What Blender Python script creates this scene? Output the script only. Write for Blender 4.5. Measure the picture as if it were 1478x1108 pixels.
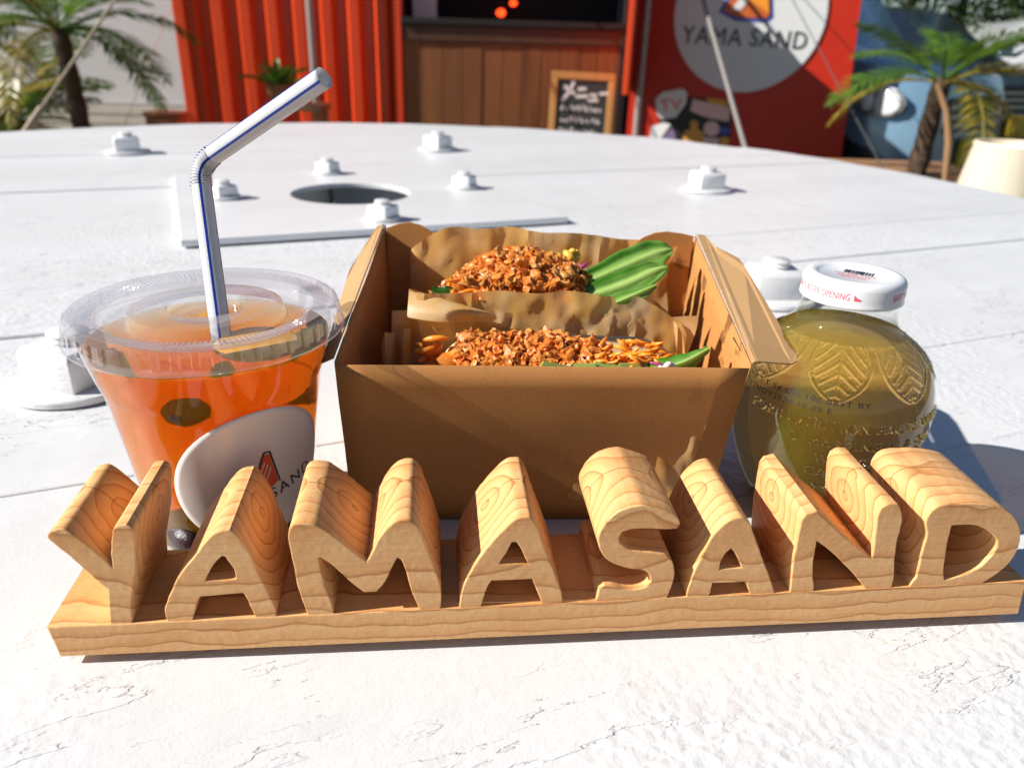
import bpy, bmesh, math, random
import numpy as np
from mathutils import Vector, Matrix, noise
from mathutils.bvhtree import BVHTree
R = math.radians
random.seed(7)
scene = bpy.context.scene
for o in list(bpy.data.objects): bpy.data.objects.remove(o)
COL = scene.collection

# ------------------------------------------------------------------ camera, sky, sun, exposure
T = 0.82                                   # height of the table top above the ground
CAM_H = 0.195                              # camera above the table top
FPX, PITCH, ROLL = 1105.0, R(24.0), R(1.8) # focal length in photo pixels
Rv = Vector((1, 0, 0)); Fv = Vector((0, math.cos(PITCH), -math.sin(PITCH))); Uv = Rv.cross(Fv)
R2 = math.cos(ROLL)*Rv + math.sin(ROLL)*Uv; U2 = -math.sin(ROLL)*Rv + math.cos(ROLL)*Uv
CAMP = Vector((0, 0, T + CAM_H))
cd = bpy.data.cameras.new('camera'); cam = bpy.data.objects.new('camera', cd); COL.objects.link(cam)
m = Matrix((R2, U2, -Fv)).transposed().to_4x4(); m.translation = CAMP
cam.matrix_world = m
cd.sensor_width = 36; cd.lens = FPX/1478*36; cd.clip_start = 0.01; cd.clip_end = 600
cd.dof.use_dof = True; cd.dof.focus_distance = 0.285; cd.dof.aperture_fstop = 13.0
scene.camera = cam

SUN_EL, SUN_AZ = R(33), R(12)              # light travels towards +x, turned SUN_AZ to +y
world = bpy.data.worlds.new('World'); scene.world = world; world.use_nodes = True
wn = world.node_tree.nodes; wl = world.node_tree.links
sky = wn.new('ShaderNodeTexSky'); sky.sky_type = 'NISHITA'; sky.sun_disc = False
sky.sun_elevation = SUN_EL; sky.sun_rotation = math.atan2(-math.cos(SUN_AZ), -math.sin(SUN_AZ)) % (2*math.pi)
sky.air_density = 1.0; sky.dust_density = 0.2; sky.ozone_density = 3.0
bg = wn['Background']; bg.inputs['Strength'].default_value = 0.05
wl.new(sky.outputs[0], bg.inputs[0])
sd = bpy.data.lights.new('sun', 'SUN'); sun = bpy.data.objects.new('sun', sd); COL.objects.link(sun)
sd.energy = 5.0; sd.angle = R(0.5); sd.color = (1.0, 0.955, 0.88)
ldir = Vector((math.cos(SUN_EL)*math.cos(SUN_AZ), math.cos(SUN_EL)*math.sin(SUN_AZ), -math.sin(SUN_EL)))
sun.rotation_euler = ldir.to_track_quat('-Z', 'Y').to_euler(); sun.location = (-6, -3, 6)
vs = scene.view_settings
vs.view_transform = 'Standard'; vs.look = 'None'; vs.exposure = 0.56; vs.gamma = 1.0; vs.use_curve_mapping = False
scene.render.engine = 'CYCLES'
cy = scene.cycles
cy.max_bounces = 10; cy.transmission_bounces = 8; cy.transparent_max_bounces = 16; cy.diffuse_bounces = 3; cy.glossy_bounces = 4
cy.caustics_reflective = False; cy.caustics_refractive = False

# ------------------------------------------------------------------ pixel helpers (a pixel gives a direction only)
def ray(x, y): return Fv + R2*((x-739)/FPX) - U2*((y-554)/FPX)
def on_z(x, y, z): d = ray(x, y); return CAMP + d*((z-CAMP.z)/d.z)
def on_y(x, y, Y): d = ray(x, y); return CAMP + d*(Y/d.y)

# ------------------------------------------------------------------ mesh helpers
def tag(o, label, cat, group=None, kind=None):
    if label: o['label'] = label
    if cat: o['category'] = cat
    if group: o['group'] = group
    if kind: o['kind'] = kind
    return o
def empty(name, loc, rot=(0, 0, 0)):
    o = bpy.data.objects.new(name, None); COL.objects.link(o); o.location = loc; o.rotation_euler = rot
    o.empty_display_size = 0.05; return o
def link(name, me, mat, parent=None, loc=(0, 0, 0), rot=(0, 0, 0)):
    o = bpy.data.objects.new(name, me); COL.objects.link(o)
    if mat and not me.materials: me.materials.append(mat)
    o.parent = parent; o.location = loc; o.rotation_euler = rot
    return o
class MB:
    def __init__(s): s.v = []; s.f = []
    def add(s, vs, fs):
        b = len(s.v); s.v += [tuple(p) for p in vs]; s.f += [tuple(i+b for i in f) for f in fs]; return s
    def box(s, x0, x1, y0, y1, z0, z1, M=None):
        vs = [Vector((x, y, z)) for z in (z0, z1) for y in (y0, y1) for x in (x0, x1)]
        if M is not None: vs = [M @ p for p in vs]
        return s.add(vs, [(0, 2, 3, 1), (4, 5, 7, 6), (0, 1, 5, 4), (2, 6, 7, 3), (0, 4, 6, 2), (1, 3, 7, 5)])
    def lathe(s, prof, n=48, center=(0, 0), close=False, M=None):
        cx, cy = center; vs = []; k = len(prof)
        for i in range(n):
            a = 2*math.pi*i/n
            for r, z in prof: vs.append(Vector((cx+r*math.cos(a), cy+r*math.sin(a), z)))
        fs = []
        for i in range(n):
            j = (i+1) % n
            for q in range(k-1 if not close else k):
                q2 = (q+1) % k
                fs.append((i*k+q, j*k+q, j*k+q2, i*k+q2))
        if M is not None: vs = [M @ p for p in vs]
        return s.add(vs, fs)
    def tube(s, pts, rad, n=10, cap=True, prof=None):
        pts = [Vector(p) for p in pts]; N = len(pts); rads = rad if isinstance(rad, (list, tuple)) else [rad]*N
        t0 = (pts[1]-pts[0]).normalized(); up = Vector((0, 0, 1)) if abs(t0.z) < .9 else Vector((1, 0, 0))
        x = t0.cross(up).normalized(); vs = []
        for i, p in enumerate(pts):
            t = (pts[min(i+1, N-1)]-pts[max(i-1, 0)]).normalized()
            x = (x - t*x.dot(t)).normalized(); y = t.cross(x)
            for k in range(n):
                a = 2*math.pi*k/n; vs.append(p + (x*math.cos(a)+y*math.sin(a))*rads[i])
        fs = [(i*n+k, i*n+(k+1) % n, (i+1)*n+(k+1) % n, (i+1)*n+k) for i in range(N-1) for k in range(n)]
        if cap: fs += [tuple(reversed(range(n))), tuple((N-1)*n+k for k in range(n))]
        return s.add(vs, fs)
    def panel(s, pts, th):
        pts = [Vector(p) for p in pts]; n = Vector((0, 0, 0))
        for i in range(len(pts)):
            a, b = pts[i], pts[(i+1) % len(pts)]; n += a.cross(b)
        n.normalize(); k = len(pts); o = n*(th/2)
        fs = [tuple(range(k)), tuple(reversed(range(k, 2*k)))] + [(i, i+k, (i+1) % k+k, (i+1) % k) for i in range(k)]
        return s.add([p+o for p in pts]+[p-o for p in pts], fs)
    def grid(s, fn, nu, nv, wrap=False):
        vs = [fn(i/nu, j/nv) for i in range(nu+1) for j in range(nv+1)]
        fs = [(i*(nv+1)+j, (i+1)*(nv+1)+j, (i+1)*(nv+1)+j+1, i*(nv+1)+j+1) for i in range(nu) for j in range(nv)]
        return s.add(vs, fs)
    def mesh(s, name, smooth=None):
        me = bpy.data.meshes.new(name); me.from_pydata(s.v, [], s.f); me.update()
        bm = bmesh.new(); bm.from_mesh(me); bmesh.ops.recalc_face_normals(bm, faces=bm.faces); bm.to_mesh(me); bm.free()
        if smooth is not None:
            me.polygons.foreach_set('use_smooth', [True]*len(me.polygons)); me.set_sharp_from_angle(angle=R(smooth))
        return me
    def build(s, name, mat, parent=None, smooth=None, bevel=0, loc=(0, 0, 0), rot=(0, 0, 0)):
        me = s.mesh(name)
        if bevel:
            bm = bmesh.new(); bm.from_mesh(me)
            es = [e for e in bm.edges if len(e.link_faces) == 2 and e.calc_face_angle(0) > R(30)]
            bmesh.ops.bevel(bm, geom=es, offset=bevel, segments=2, affect='EDGES', profile=.5, clamp_overlap=True)
            bm.to_mesh(me); bm.free()
        if smooth is not None:
            me.polygons.foreach_set('use_smooth', [True]*len(me.polygons)); me.set_sharp_from_angle(angle=R(smooth))
        return link(name, me, mat, parent, loc, rot)
def eval_mesh(o):
    dg = bpy.context.evaluated_depsgraph_get(); me = bpy.data.meshes.new_from_object(o.evaluated_get(dg)); return me
def outline_mesh(splines, extrude, bevel):
    """2-D outlines (holes included) filled and extruded; result in the XY plane, z from -extrude to extrude"""
    cu = bpy.data.curves.new('outline', 'CURVE'); cu.dimensions = '2D'; cu.fill_mode = 'BOTH'
    cu.extrude = max(extrude-bevel, 0); cu.bevel_depth = bevel; cu.bevel_resolution = 1; cu.offset = -bevel
    for sp in splines:
        s = cu.splines.new('POLY'); s.points.add(len(sp)-1); s.use_cyclic_u = True
        for i, p in enumerate(sp): s.points[i].co = (p[0], p[1], 0, 1)
    o = bpy.data.objects.new('outline', cu); COL.objects.link(o); me = eval_mesh(o)
    bpy.data.objects.remove(o); bpy.data.curves.remove(cu); return me
def text_mesh(body, size=1.0, extrude=0.0, spacing=1.0, res=3):
    cu = bpy.data.curves.new('text', 'FONT'); cu.body = body; cu.size = size; cu.extrude = extrude; cu.space_character = spacing
    cu.align_x = 'CENTER'; cu.resolution_u = res
    o = bpy.data.objects.new('text', cu); COL.objects.link(o); me = eval_mesh(o)
    bpy.data.objects.remove(o); bpy.data.curves.remove(cu); return me
def map_mesh(me, fn):
    for v in me.vertices: v.co = fn(v.co)
    me.update(); return me
def shade(me, ang):
    me.polygons.foreach_set('use_smooth', [True]*len(me.polygons)); me.set_sharp_from_angle(angle=R(ang)); return me
def smooth_outline(pts, corner=50, n=4):
    """Catmull-Rom through the points, keeping sharp corners"""
    P = [Vector((p[0], p[1])) for p in pts]; N = len(P); sharp = []
    for i in range(N):
        a = P[i]-P[i-1]; b = P[(i+1) % N]-P[i]
        sharp.append(abs(a.angle_signed(b, 0)) > R(corner))
    out = []
    for i in range(N):
        p1, p2 = P[i], P[(i+1) % N]
        p0 = P[i-1] if not sharp[i] else p1-(p2-p1)*.5
        p3 = P[(i+2) % N] if not sharp[(i+1) % N] else p2+(p2-p1)*.5
        for k in range(n):
            t = k/n
            out.append(.5*((2*p1)+(-p0+p2)*t+(2*p0-5*p1+4*p2-p3)*t*t+(-p0+3*p1-3*p2+p3)*t**3))
    return out
def ico(sub):
    bm = bmesh.new(); bmesh.ops.create_icosphere(bm, subdivisions=sub, radius=1)
    v = [x.co.copy() for x in bm.verts]; f = [tuple(l.index for l in x.verts) for x in bm.faces]; bm.free(); return v, f
ICO = {k: ico(k) for k in (1, 2, 3)}

# ------------------------------------------------------------------ material helpers
class NT:
    def __init__(s, name):
        s.m = bpy.data.materials.new(name); s.m.use_nodes = True; s.t = s.m.node_tree; s.n = s.t.nodes; s.n.clear()
        s.out = s.n.new('ShaderNodeOutputMaterial')
    def new(s, typ, **kw):
        nd = s.n.new('ShaderNode'+typ)
        for k, v in kw.items():
            if k.startswith('i_'):
                key = k[2:].replace('_', ' ')
                sock = nd.inputs[int(key)] if key.isdigit() else nd.inputs[key]
                if hasattr(v, 'links') or isinstance(v, bpy.types.NodeSocket): s.t.links.new(v, sock)
                else: sock.default_value = v
            else: setattr(nd, k, v)
        return nd
    def link(s, a, b): s.t.links.new(a, b)
    def obj(s): return s.new('TexCoord').outputs['Object']
    def math(s, op, a, b=0.0, clamp=False):
        return s.new('Math', operation=op, use_clamp=clamp, i_0=a, i_1=b).outputs[0]
    def mapr(s, v, a, b, c=0.0, d=1.0):
        return s.new('MapRange', i_Value=v, i_1=a, i_2=b, i_3=c, i_4=d).outputs[0]
    def mix(s, f, a, b):
        nd = s.new('Mix', data_type='RGBA'); 
        for i, v in ((0, f), (6, a), (7, b)):
            if isinstance(v, bpy.types.NodeSocket): s.link(v, nd.inputs[i])
            else: nd.inputs[i].default_value = v if i == 0 else (*v, 1)[:4]
        return nd.outputs[2]
    def noise(s, vec, scale, detail=3, rough=.5, dist=0):
        nd = s.new('TexNoise', i_Scale=scale, i_Detail=detail, i_Roughness=rough, i_Distortion=dist)
        if vec is not None: s.link(vec, nd.inputs['Vector'])
        return nd.outputs[0]
    def scaled(s, vec, sc): return s.new('Mapping', i_Vector=vec, i_Scale=sc).outputs[0]
    def bump(s, h, strength, dist, normal=None):
        nd = s.new('Bump', i_Height=h, i_Strength=strength, i_Distance=dist)
        if normal: s.link(normal, nd.inputs['Normal'])
        return nd.outputs[0]
    def bsdf(s, **kw):
        nd = s.new('BsdfPrincipled', **kw); s.link(nd.outputs[0], s.out.inputs[0]); return nd
def c4(c): return (c[0], c[1], c[2], 1)
def plain(name, col, rough=.6, var=.15, scale=30, bump=0, bdist=.001, metal=0, spec=.5, bscale=None):
    n = NT(name); co = n.obj(); f = n.noise(co, scale, 4)
    a = tuple(x*(1-var) for x in col); b = tuple(min(1, x*(1+var)) for x in col)
    p = n.bsdf(i_Base_Color=n.mix(f, a, b), i_Roughness=rough, i_Metallic=metal, i_Specular_IOR_Level=spec)
    if bump: n.link(n.bump(n.noise(co, bscale or scale*4, 4), bump, bdist), p.inputs['Normal'])
    return n.m
def emissive(name, col, s):
    n = NT(name); n.bsdf(i_Base_Color=c4(col), i_Emission_Color=c4(col), i_Emission_Strength=s, i_Roughness=.3); return n.m

def mat_white_paint(nm='white_paint', bd=.0010):
    n = NT(nm); co = n.obj()
    st = n.scaled(co, (0.25, 1, 1))
    leather = n.new('TexVoronoi', feature='SMOOTH_F1', i_Vector=n.new('VectorMath', operation='ADD', i_0=co, i_1=n.new('VectorMath', operation='SCALE', i_0=n.new('TexNoise', i_Vector=co, i_Scale=260.0).outputs['Color'], i_Scale=.004).outputs[0]).outputs[0], i_Scale=230.0, i_Smoothness=.7).outputs['Distance']
    patch = n.mapr(n.noise(co, 7, 3), .42, .62)
    fine = n.noise(co, 900, 4); mid = n.noise(st, 120, 5, .6); big = n.noise(co, 22, 3)
    h = n.math('ADD', n.math('MULTIPLY', leather, n.math('MULTIPLY', patch, .9)), n.math('MULTIPLY', mid, 1.0))
    h = n.math('ADD', h, n.math('MULTIPLY', fine, .16)); h = n.math('ADD', h, n.math('MULTIPLY', big, .9))
    # fine split lines along the grain, flaked rims
    gv = n.scaled(co, (9.0, 36, 10)); g = n.noise(gv, 2.2, 6, .68, .6)
    crack = n.math('SUBTRACT', 1.0, n.mapr(n.math('ABSOLUTE', n.math('SUBTRACT', g, .5)), 0.0, .004), True)
    mask = n.mapr(n.noise(co, 26, 4, .6), .63, .73)
    crack = n.math('MULTIPLY', crack, mask, True)
    spot = n.math('MULTIPLY', n.mapr(n.noise(co, 320, 2), .76, .80), n.mapr(n.noise(co, 11, 2), .5, .6), True)
    peel = n.math('MULTIPLY', n.mapr(n.noise(st, 75, 5, .62), .535, .55), n.mapr(n.noise(co, 9, 3), .46, .56)); h = n.math('ADD', n.math('MULTIPLY', h, .72), n.math('MULTIPLY', peel, .42))
    h2 = n.math('SUBTRACT', h, n.math('MULTIPLY', crack, .9))
    dirt = n.mapr(n.noise(st, 6, 5, .65), .35, .75)
    col = n.mix(dirt, (.74, .745, .755), (.67, .67, .67))
    col = n.mix(n.math('MULTIPLY', n.math('MAXIMUM', crack, spot), .4), col, (.25, .23, .21))
    p = n.bsdf(i_Base_Color=col, i_Roughness=.42, i_Specular_IOR_Level=.45)
    n.link(n.bump(h2, .85, bd), p.inputs['Normal'])
    return n.m
def mat_sign_wood():
    n = NT('carved_cedar'); co = n.obj()
    sx = n.new('SeparateXYZ', i_Vector=co)
    wob = n.noise(n.scaled(co, (14, 60, 60)), 1, 3)
    wob2 = n.noise(n.scaled(co, (30, 10, 10)), 1, 2)
    y = n.math('ADD', n.math('SUBTRACT', sx.outputs['Y'], .023), n.math('MULTIPLY', n.math('SUBTRACT', wob2, .5), .004))
    z = n.math('ADD', n.math('SUBTRACT', sx.outputs['Z'], .040), n.math('MULTIPLY', n.math('SUBTRACT', wob, .5), .0026))
    r = n.math('SQRT', n.math('ADD', n.math('MULTIPLY', y, y), n.math('MULTIPLY', z, z)))
    ph = n.math('ADD', n.math('MULTIPLY', r, 1/.0047), n.math('MULTIPLY', n.noise(co, 40, 2), 1.3))
    fr = n.math('FRACT', ph)
    late = n.math('MULTIPLY', n.mapr(fr, .84, .97), n.mapr(fr, .972, 1.0, 1, 0))
    soft = n.mapr(fr, .2, .95)
    fib = n.noise(n.scaled(co, (25, 900, 900)), 1, 3)
    blot = n.mapr(n.noise(co, 55, 4, .6), .45, .75)
    col = n.mix(soft, (.88, .50, .215), (.80, .385, .14))
    col = n.mix(n.math('MULTIPLY', late, n.mapr(n.noise(co, 30, 2), .3, .7, .35, .85)), col, (.38, .115, .028))
    col = n.mix(n.math('MULTIPLY', blot, .30), col, (.64, .25, .06))
    col = n.mix(n.math('MULTIPLY', fib, .14), col, (.48, .23, .08))
    pore = n.mapr(n.noise(n.scaled(co, (60, 2600, 2600)), 1, 2), .60, .72)
    col = n.mix(n.math('MULTIPLY', pore, .30), col, (.36, .15, .045))
    ck = n.math('SUBTRACT', n.math('SUBTRACT', sx.outputs['Y'], .0235), n.math('MULTIPLY', n.math('SUBTRACT', n.noise(n.scaled(co, (30, 30, 120)), 1, 3), .5), .004))
    ck = n.math('MULTIPLY', n.math('LESS_THAN', n.math('ABSOLUTE', ck), .00016), n.math('MULTIPLY', n.math('GREATER_THAN', sx.outputs['Z'], .0405), n.math('GREATER_THAN', n.noise(n.scaled(co, (40, 0, 0)), 1, 1), .40)))
    col = n.mix(n.math('MULTIPLY', ck, .85), col, (.10, .025, .01))
    p = n.bsdf(i_Base_Color=col, i_Roughness=.52, i_Specular_IOR_Level=.3)
    h = n.math('ADD', n.math('MULTIPLY', late, -.35), n.math('ADD', n.math('MULTIPLY', fib, .6), n.noise(co, 350, 3)))
    n.link(n.bump(n.math('SUBTRACT', h, n.math('ADD', n.math('MULTIPLY', ck, 1.5), n.math('MULTIPLY', pore, .5))), .5, .0004), p.inputs['Normal'])
    return n.m
def mat_kraft(name, col, stain=0.0):
    n = NT(name); co = n.obj()
    f = n.noise(co, 60, 4); fib = n.noise(n.scaled(co, (900, 900, 250)), 1, 3)
    c = n.mix(f, tuple(x*.92 for x in col), tuple(x*1.06 for x in col))
    c = n.mix(n.math('MULTIPLY', n.mapr(fib, .5, .8), .35), c, tuple(x*.6 for x in col))
    if stain:
        sx = n.new('SeparateXYZ', i_Vector=co)
        m = n.math('MULTIPLY', n.mapr(n.noise(co, 85, 3), .60, .66), n.math('MULTIPLY', n.mapr(sx.outputs['X'], .055, .08), n.mapr(sx.outputs['Z'], .058, .074)), True)
        c = n.mix(n.math('MULTIPLY', m, .75), c, (.13, .045, .015))
    p = n.bsdf(i_Base_Color=c, i_Roughness=.72, i_Specular_IOR_Level=.25)
    n.link(n.bump(n.math('ADD', fib, n.noise(co, 500, 2)), .09, .0003), p.inputs['Normal'])
    return n.m
def mat_paper():
    n = NT('greaseproof_paper'); co = n.obj()
    oil = n.mapr(n.noise(co, 38, 4, .6, .3), .38, .54); red = n.mapr(n.noise(n.scaled(co, (1, 1, 1.6)), 150, 3), .68, .74)
    col = n.mix(oil, (.82, .60, .34), (.84, .50, .15)); col = n.mix(n.math('MULTIPLY', n.math('MULTIPLY', red, oil), .4), col, (.36, .07, .015))
    bmp = n.bump(n.noise(co, 60, 3, .5), .35, .0012)
    d = n.new('BsdfDiffuse', i_Color=col, i_Normal=bmp); t = n.new('BsdfTranslucent', i_Color=col, i_Normal=bmp)
    mx = n.new('MixShader', i_0=.45, i_1=d.outputs[0], i_2=t.outputs[0])
    g = n.new('BsdfGlossy', i_Color=(1, 1, 1, 1), i_Roughness=.35, i_Normal=bmp)
    fac = n.mapr(oil, 0, 1, .01, .03)
    m2 = n.new('MixShader', i_0=fac, i_1=mx.outputs[0], i_2=g.outputs[0]); n.link(m2.outputs[0], n.out.inputs[0])
    return n.m
def mat_leaf(name, a, b, trans=.4, rough=.35, scale=60, ramp=None):
    n = NT(name); co = n.obj(); f = n.noise(co, scale, 3)
    if ramp == 'leaf': f = n.math('ADD', n.new('Attribute', attribute_name='leaf').outputs['Fac'], n.math('MULTIPLY', n.math('SUBTRACT', f, .5), .25), True); ramp = None
    if ramp:   # blend along object x
        sx = n.new('SeparateXYZ', i_Vector=co); f = n.mapr(n.math('ADD', sx.outputs['X'], n.math('MULTIPLY', n.math('SUBTRACT', f, .5), .02)), ramp[0], ramp[1])
    col = n.mix(f, a, b)
    p = n.new('BsdfPrincipled', i_Base_Color=col, i_Roughness=rough); t = n.new('BsdfTranslucent', i_Color=col)
    n.link(n.bump(n.noise(n.scaled(co, (40, 400, 400)) if ramp else co, 1 if ramp else scale*4, 2), .25, .0006), p.inputs['Normal'])
    mx = n.new('MixShader', i_0=trans, i_1=p.outputs[0], i_2=t.outputs[0]); n.link(mx.outputs[0], n.out.inputs[0]); return n.m
def mat_clear_plastic(name='clear_plastic', haze=.07, tint=(.97, .97, .98), rough=.06):
    n = NT(name)
    fc = n.new('LayerWeight', i_Blend=.5).outputs['Facing']; sch = n.math('ADD', .035, n.math('MULTIPLY', n.math('POWER', fc, 4.5), .85))
    t = n.new('BsdfTransparent', i_Color=c4(tint)); g = n.new('BsdfGlossy', i_Color=(1, 1, 1, 1), i_Roughness=rough)
    d = n.new('BsdfDiffuse', i_Color=(.70, .70, .78, 1)); tr = n.new('BsdfTranslucent', i_Color=(.70, .70, .78, 1))
    dm = n.new('MixShader', i_0=.5, i_1=d.outputs[0], i_2=tr.outputs[0])
    a = n.new('MixShader', i_0=haze, i_1=t.outputs[0], i_2=dm.outputs[0])
    b = n.new('MixShader', i_0=sch, i_1=a.outputs[0], i_2=g.outputs[0]); n.link(b.outputs[0], n.out.inputs[0])
    return n.m
def mat_label():
    n = NT('white_label'); c = (.93, .88, .85, 1); d = n.new('BsdfDiffuse', i_Color=c); t = n.new('BsdfTranslucent', i_Color=c); x = n.new('BsdfTransparent')
    m = n.new('MixShader', i_0=.15, i_1=d.outputs[0], i_2=t.outputs[0]); m2 = n.new('MixShader', i_0=.13, i_1=m.outputs[0], i_2=x.outputs[0])
    g = n.new('BsdfGlossy', i_Color=(1, 1, 1, 1), i_Roughness=.3); m3 = n.new('MixShader', i_0=.04, i_1=m2.outputs[0], i_2=g.outputs[0]); n.link(m3.outputs[0], n.out.inputs[0]); return n.m
def mat_tea():
    n = NT('orange_tea'); co = n.obj()
    sx = n.new('SeparateXYZ', i_Vector=co)
    f = n.mapr(n.noise(co, 45, 3, .5, .6), .35, .7)
    col = n.mix(f, (1.0, .52, .012), (1.0, .38, .008))
    p = n.new('BsdfPrincipled', i_Base_Color=col, i_Roughness=.08, i_Subsurface_Weight=1.0, i_Subsurface_Scale=.02, i_IOR=1.33, i_Specular_IOR_Level=.15)
    p.inputs['Subsurface Radius'].default_value = (1.0, .22, .03)
    gl = n.new('BsdfRefraction', i_Color=(1, 1, 1, 1), i_IOR=1.2, i_Roughness=.02)
    m2 = n.new('MixShader', i_0=.20, i_1=gl.outputs[0], i_2=p.outputs[0]); n.link(m2.outputs[0], n.out.inputs[0])
    v = n.new('VolumeAbsorption', i_Color=(1.0, .63, .03, 1), i_Density=84.0); n.link(v.outputs[0], n.out.inputs[1]); return n.m
def mat_glass():
    n = NT('bottle_glass'); fc = n.new('LayerWeight', i_Blend=.5).outputs['Facing']; sch = n.math('ADD', .045, n.math('MULTIPLY', n.math('POWER', fc, 4.5), .9))
    t = n.new('BsdfTransparent', i_Color=(.97, .985, .97, 1)); g = n.new('BsdfGlossy', i_Color=(1, 1, 1, 1), i_Roughness=.02)
    m = n.new('MixShader', i_0=sch, i_1=t.outputs[0], i_2=g.outputs[0]); n.link(m.outputs[0], n.out.inputs[0]); return n.m
def mat_juice():
    n = NT('apple_juice')
    g = n.new('BsdfRefraction', i_Color=(1, 1, 1, 1), i_IOR=1.20, i_Roughness=0.0)
    p = n.new('BsdfPrincipled', i_Base_Color=(1.0, .54, .004, 1), i_Roughness=.1, i_Subsurface_Weight=1.0, i_Subsurface_Scale=.05, i_IOR=1.33, i_Specular_IOR_Level=.1)
    p.inputs['Subsurface Radius'].default_value = (1.0, .6, .04)
    x = n.new('BsdfTransparent', i_Color=(1, .93, .55, 1)); gx = n.new('MixShader', i_0=.36, i_1=g.outputs[0], i_2=x.outputs[0])
    m = n.new('MixShader', i_0=.12, i_1=gx.outputs[0], i_2=p.outputs[0]); n.link(m.outputs[0], n.out.inputs[0])
    v = n.new('VolumeAbsorption', i_Color=(1.0, .63, .01, 1), i_Density=19.0); n.link(v.outputs[0], n.out.inputs[1]); return n.m
def mat_corrugated_red():
    n = NT('red_container_paint'); co = n.obj(); f = n.noise(co, 3, 5, .6); s = n.mapr(n.noise(n.scaled(co, (6, 6, .6)), 2, 4), .5, .8)
    col = n.mix(f, (.76, .055, .008), (.84, .075, .010)); col = n.mix(n.math('MULTIPLY', s, .35), col, (.38, .02, .01))
    p = n.bsdf(i_Base_Color=col, i_Roughness=.38); n.link(n.bump(n.noise(co, 30, 3), .15, .004), p.inputs['Normal']); return n.m
def mat_boards(name, a, b, dark, sc=1.0, rough=.55, axis=2):
    n = NT(name); co = n.obj(); rnd = n.new('ObjectInfo').outputs['Random']
    sv = [18*sc]*3; sv[axis] = 1.2*sc
    off = n.new('VectorMath', operation='ADD', i_0=co, i_1=n.new('CombineXYZ', i_X=n.math('MULTIPLY', rnd, 9.0), i_Y=n.math('MULTIPLY', rnd, 5.0)).outputs[0]).outputs[0]
    g = n.noise(n.scaled(off, sv), 2, 5, .6, .4); k = n.mapr(n.noise(n.scaled(off, [x*.35 for x in sv]), 2, 3), .62, .75)
    col = n.mix(n.mapr(g, .3, .7), a, b); col = n.mix(n.math('MULTIPLY', rnd, .55), col, dark); col = n.mix(n.math('MULTIPLY', k, .7), col, dark)
    p = n.bsdf(i_Base_Color=col, i_Roughness=rough); n.link(n.bump(g, .3, .002), p.inputs['Normal']); return n.m
def mat_ground():
    n = NT('trampled_ground'); co = n.obj()
    g = n.mapr(n.noise(co, .9, 6, .65), .42, .58); f = n.noise(co, 60, 5, .7)
    col = n.mix(f, (.10, .075, .05), (.24, .19, .14)); col = n.mix(n.math('MULTIPLY', g, .85), col, n.mix(f, (.03, .055, .012), (.10, .15, .03)))
    p = n.bsdf(i_Base_Color=col, i_Roughness=.95); n.link(n.bump(f, .8, .03), p.inputs['Normal']); return n.m
def mat_crumb():
    n = NT('crispy_crumb'); co = n.obj(); f = n.noise(co, 330, 5, .7); h = n.mapr(n.noise(co, 70, 3), .35, .7)
    col = n.mix(n.mapr(f, .3, .75), (.36, .055, .006), (.92, .44, .08)); col = n.mix(n.math('MULTIPLY', h, .6), col, (.82, .17, .014))
    p = n.bsdf(i_Base_Color=col, i_Roughness=.33, i_Subsurface_Weight=.12, i_Subsurface_Scale=.002); p.inputs['Subsurface Radius'].default_value = (1, .4, .1)
    n.link(n.bump(n.noise(co, 900, 3), .6, .0006), p.inputs['Normal']); return n.m
def mat_soft(name, a, b, scale=200, rough=.5, sss=.2, bump=.3):
    n = NT(name); co = n.obj(); f = n.noise(co, scale, 3)
    p = n.bsdf(i_Base_Color=n.mix(f, a, b), i_Roughness=rough, i_Subsurface_Weight=sss, i_Subsurface_Scale=.004)
    n.link(n.bump(n.noise(co, scale*3, 3), bump, .0006), p.inputs['Normal']); return n.m
def mat_trunk():
    n = NT('palm_bark'); co = n.obj(); w = n.noise(n.scaled(co, (8, 8, 30)), 2, 4, .6)
    p = n.bsdf(i_Base_Color=n.mix(w, (.035, .022, .014), (.14, .085, .05)), i_Roughness=.9); n.link(n.bump(w, 1, .02), p.inputs['Normal']); return n.m
def mat_carpaint(name, col):
    n = NT(name); co = n.obj(); f = n.noise(co, 2, 2)
    n.bsdf(i_Base_Color=n.mix(f, tuple(x*.93 for x in col), col), i_Roughness=.25, i_Metallic=.25, i_Coat_Weight=.8, i_Coat_Roughness=.05); return n.m

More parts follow.
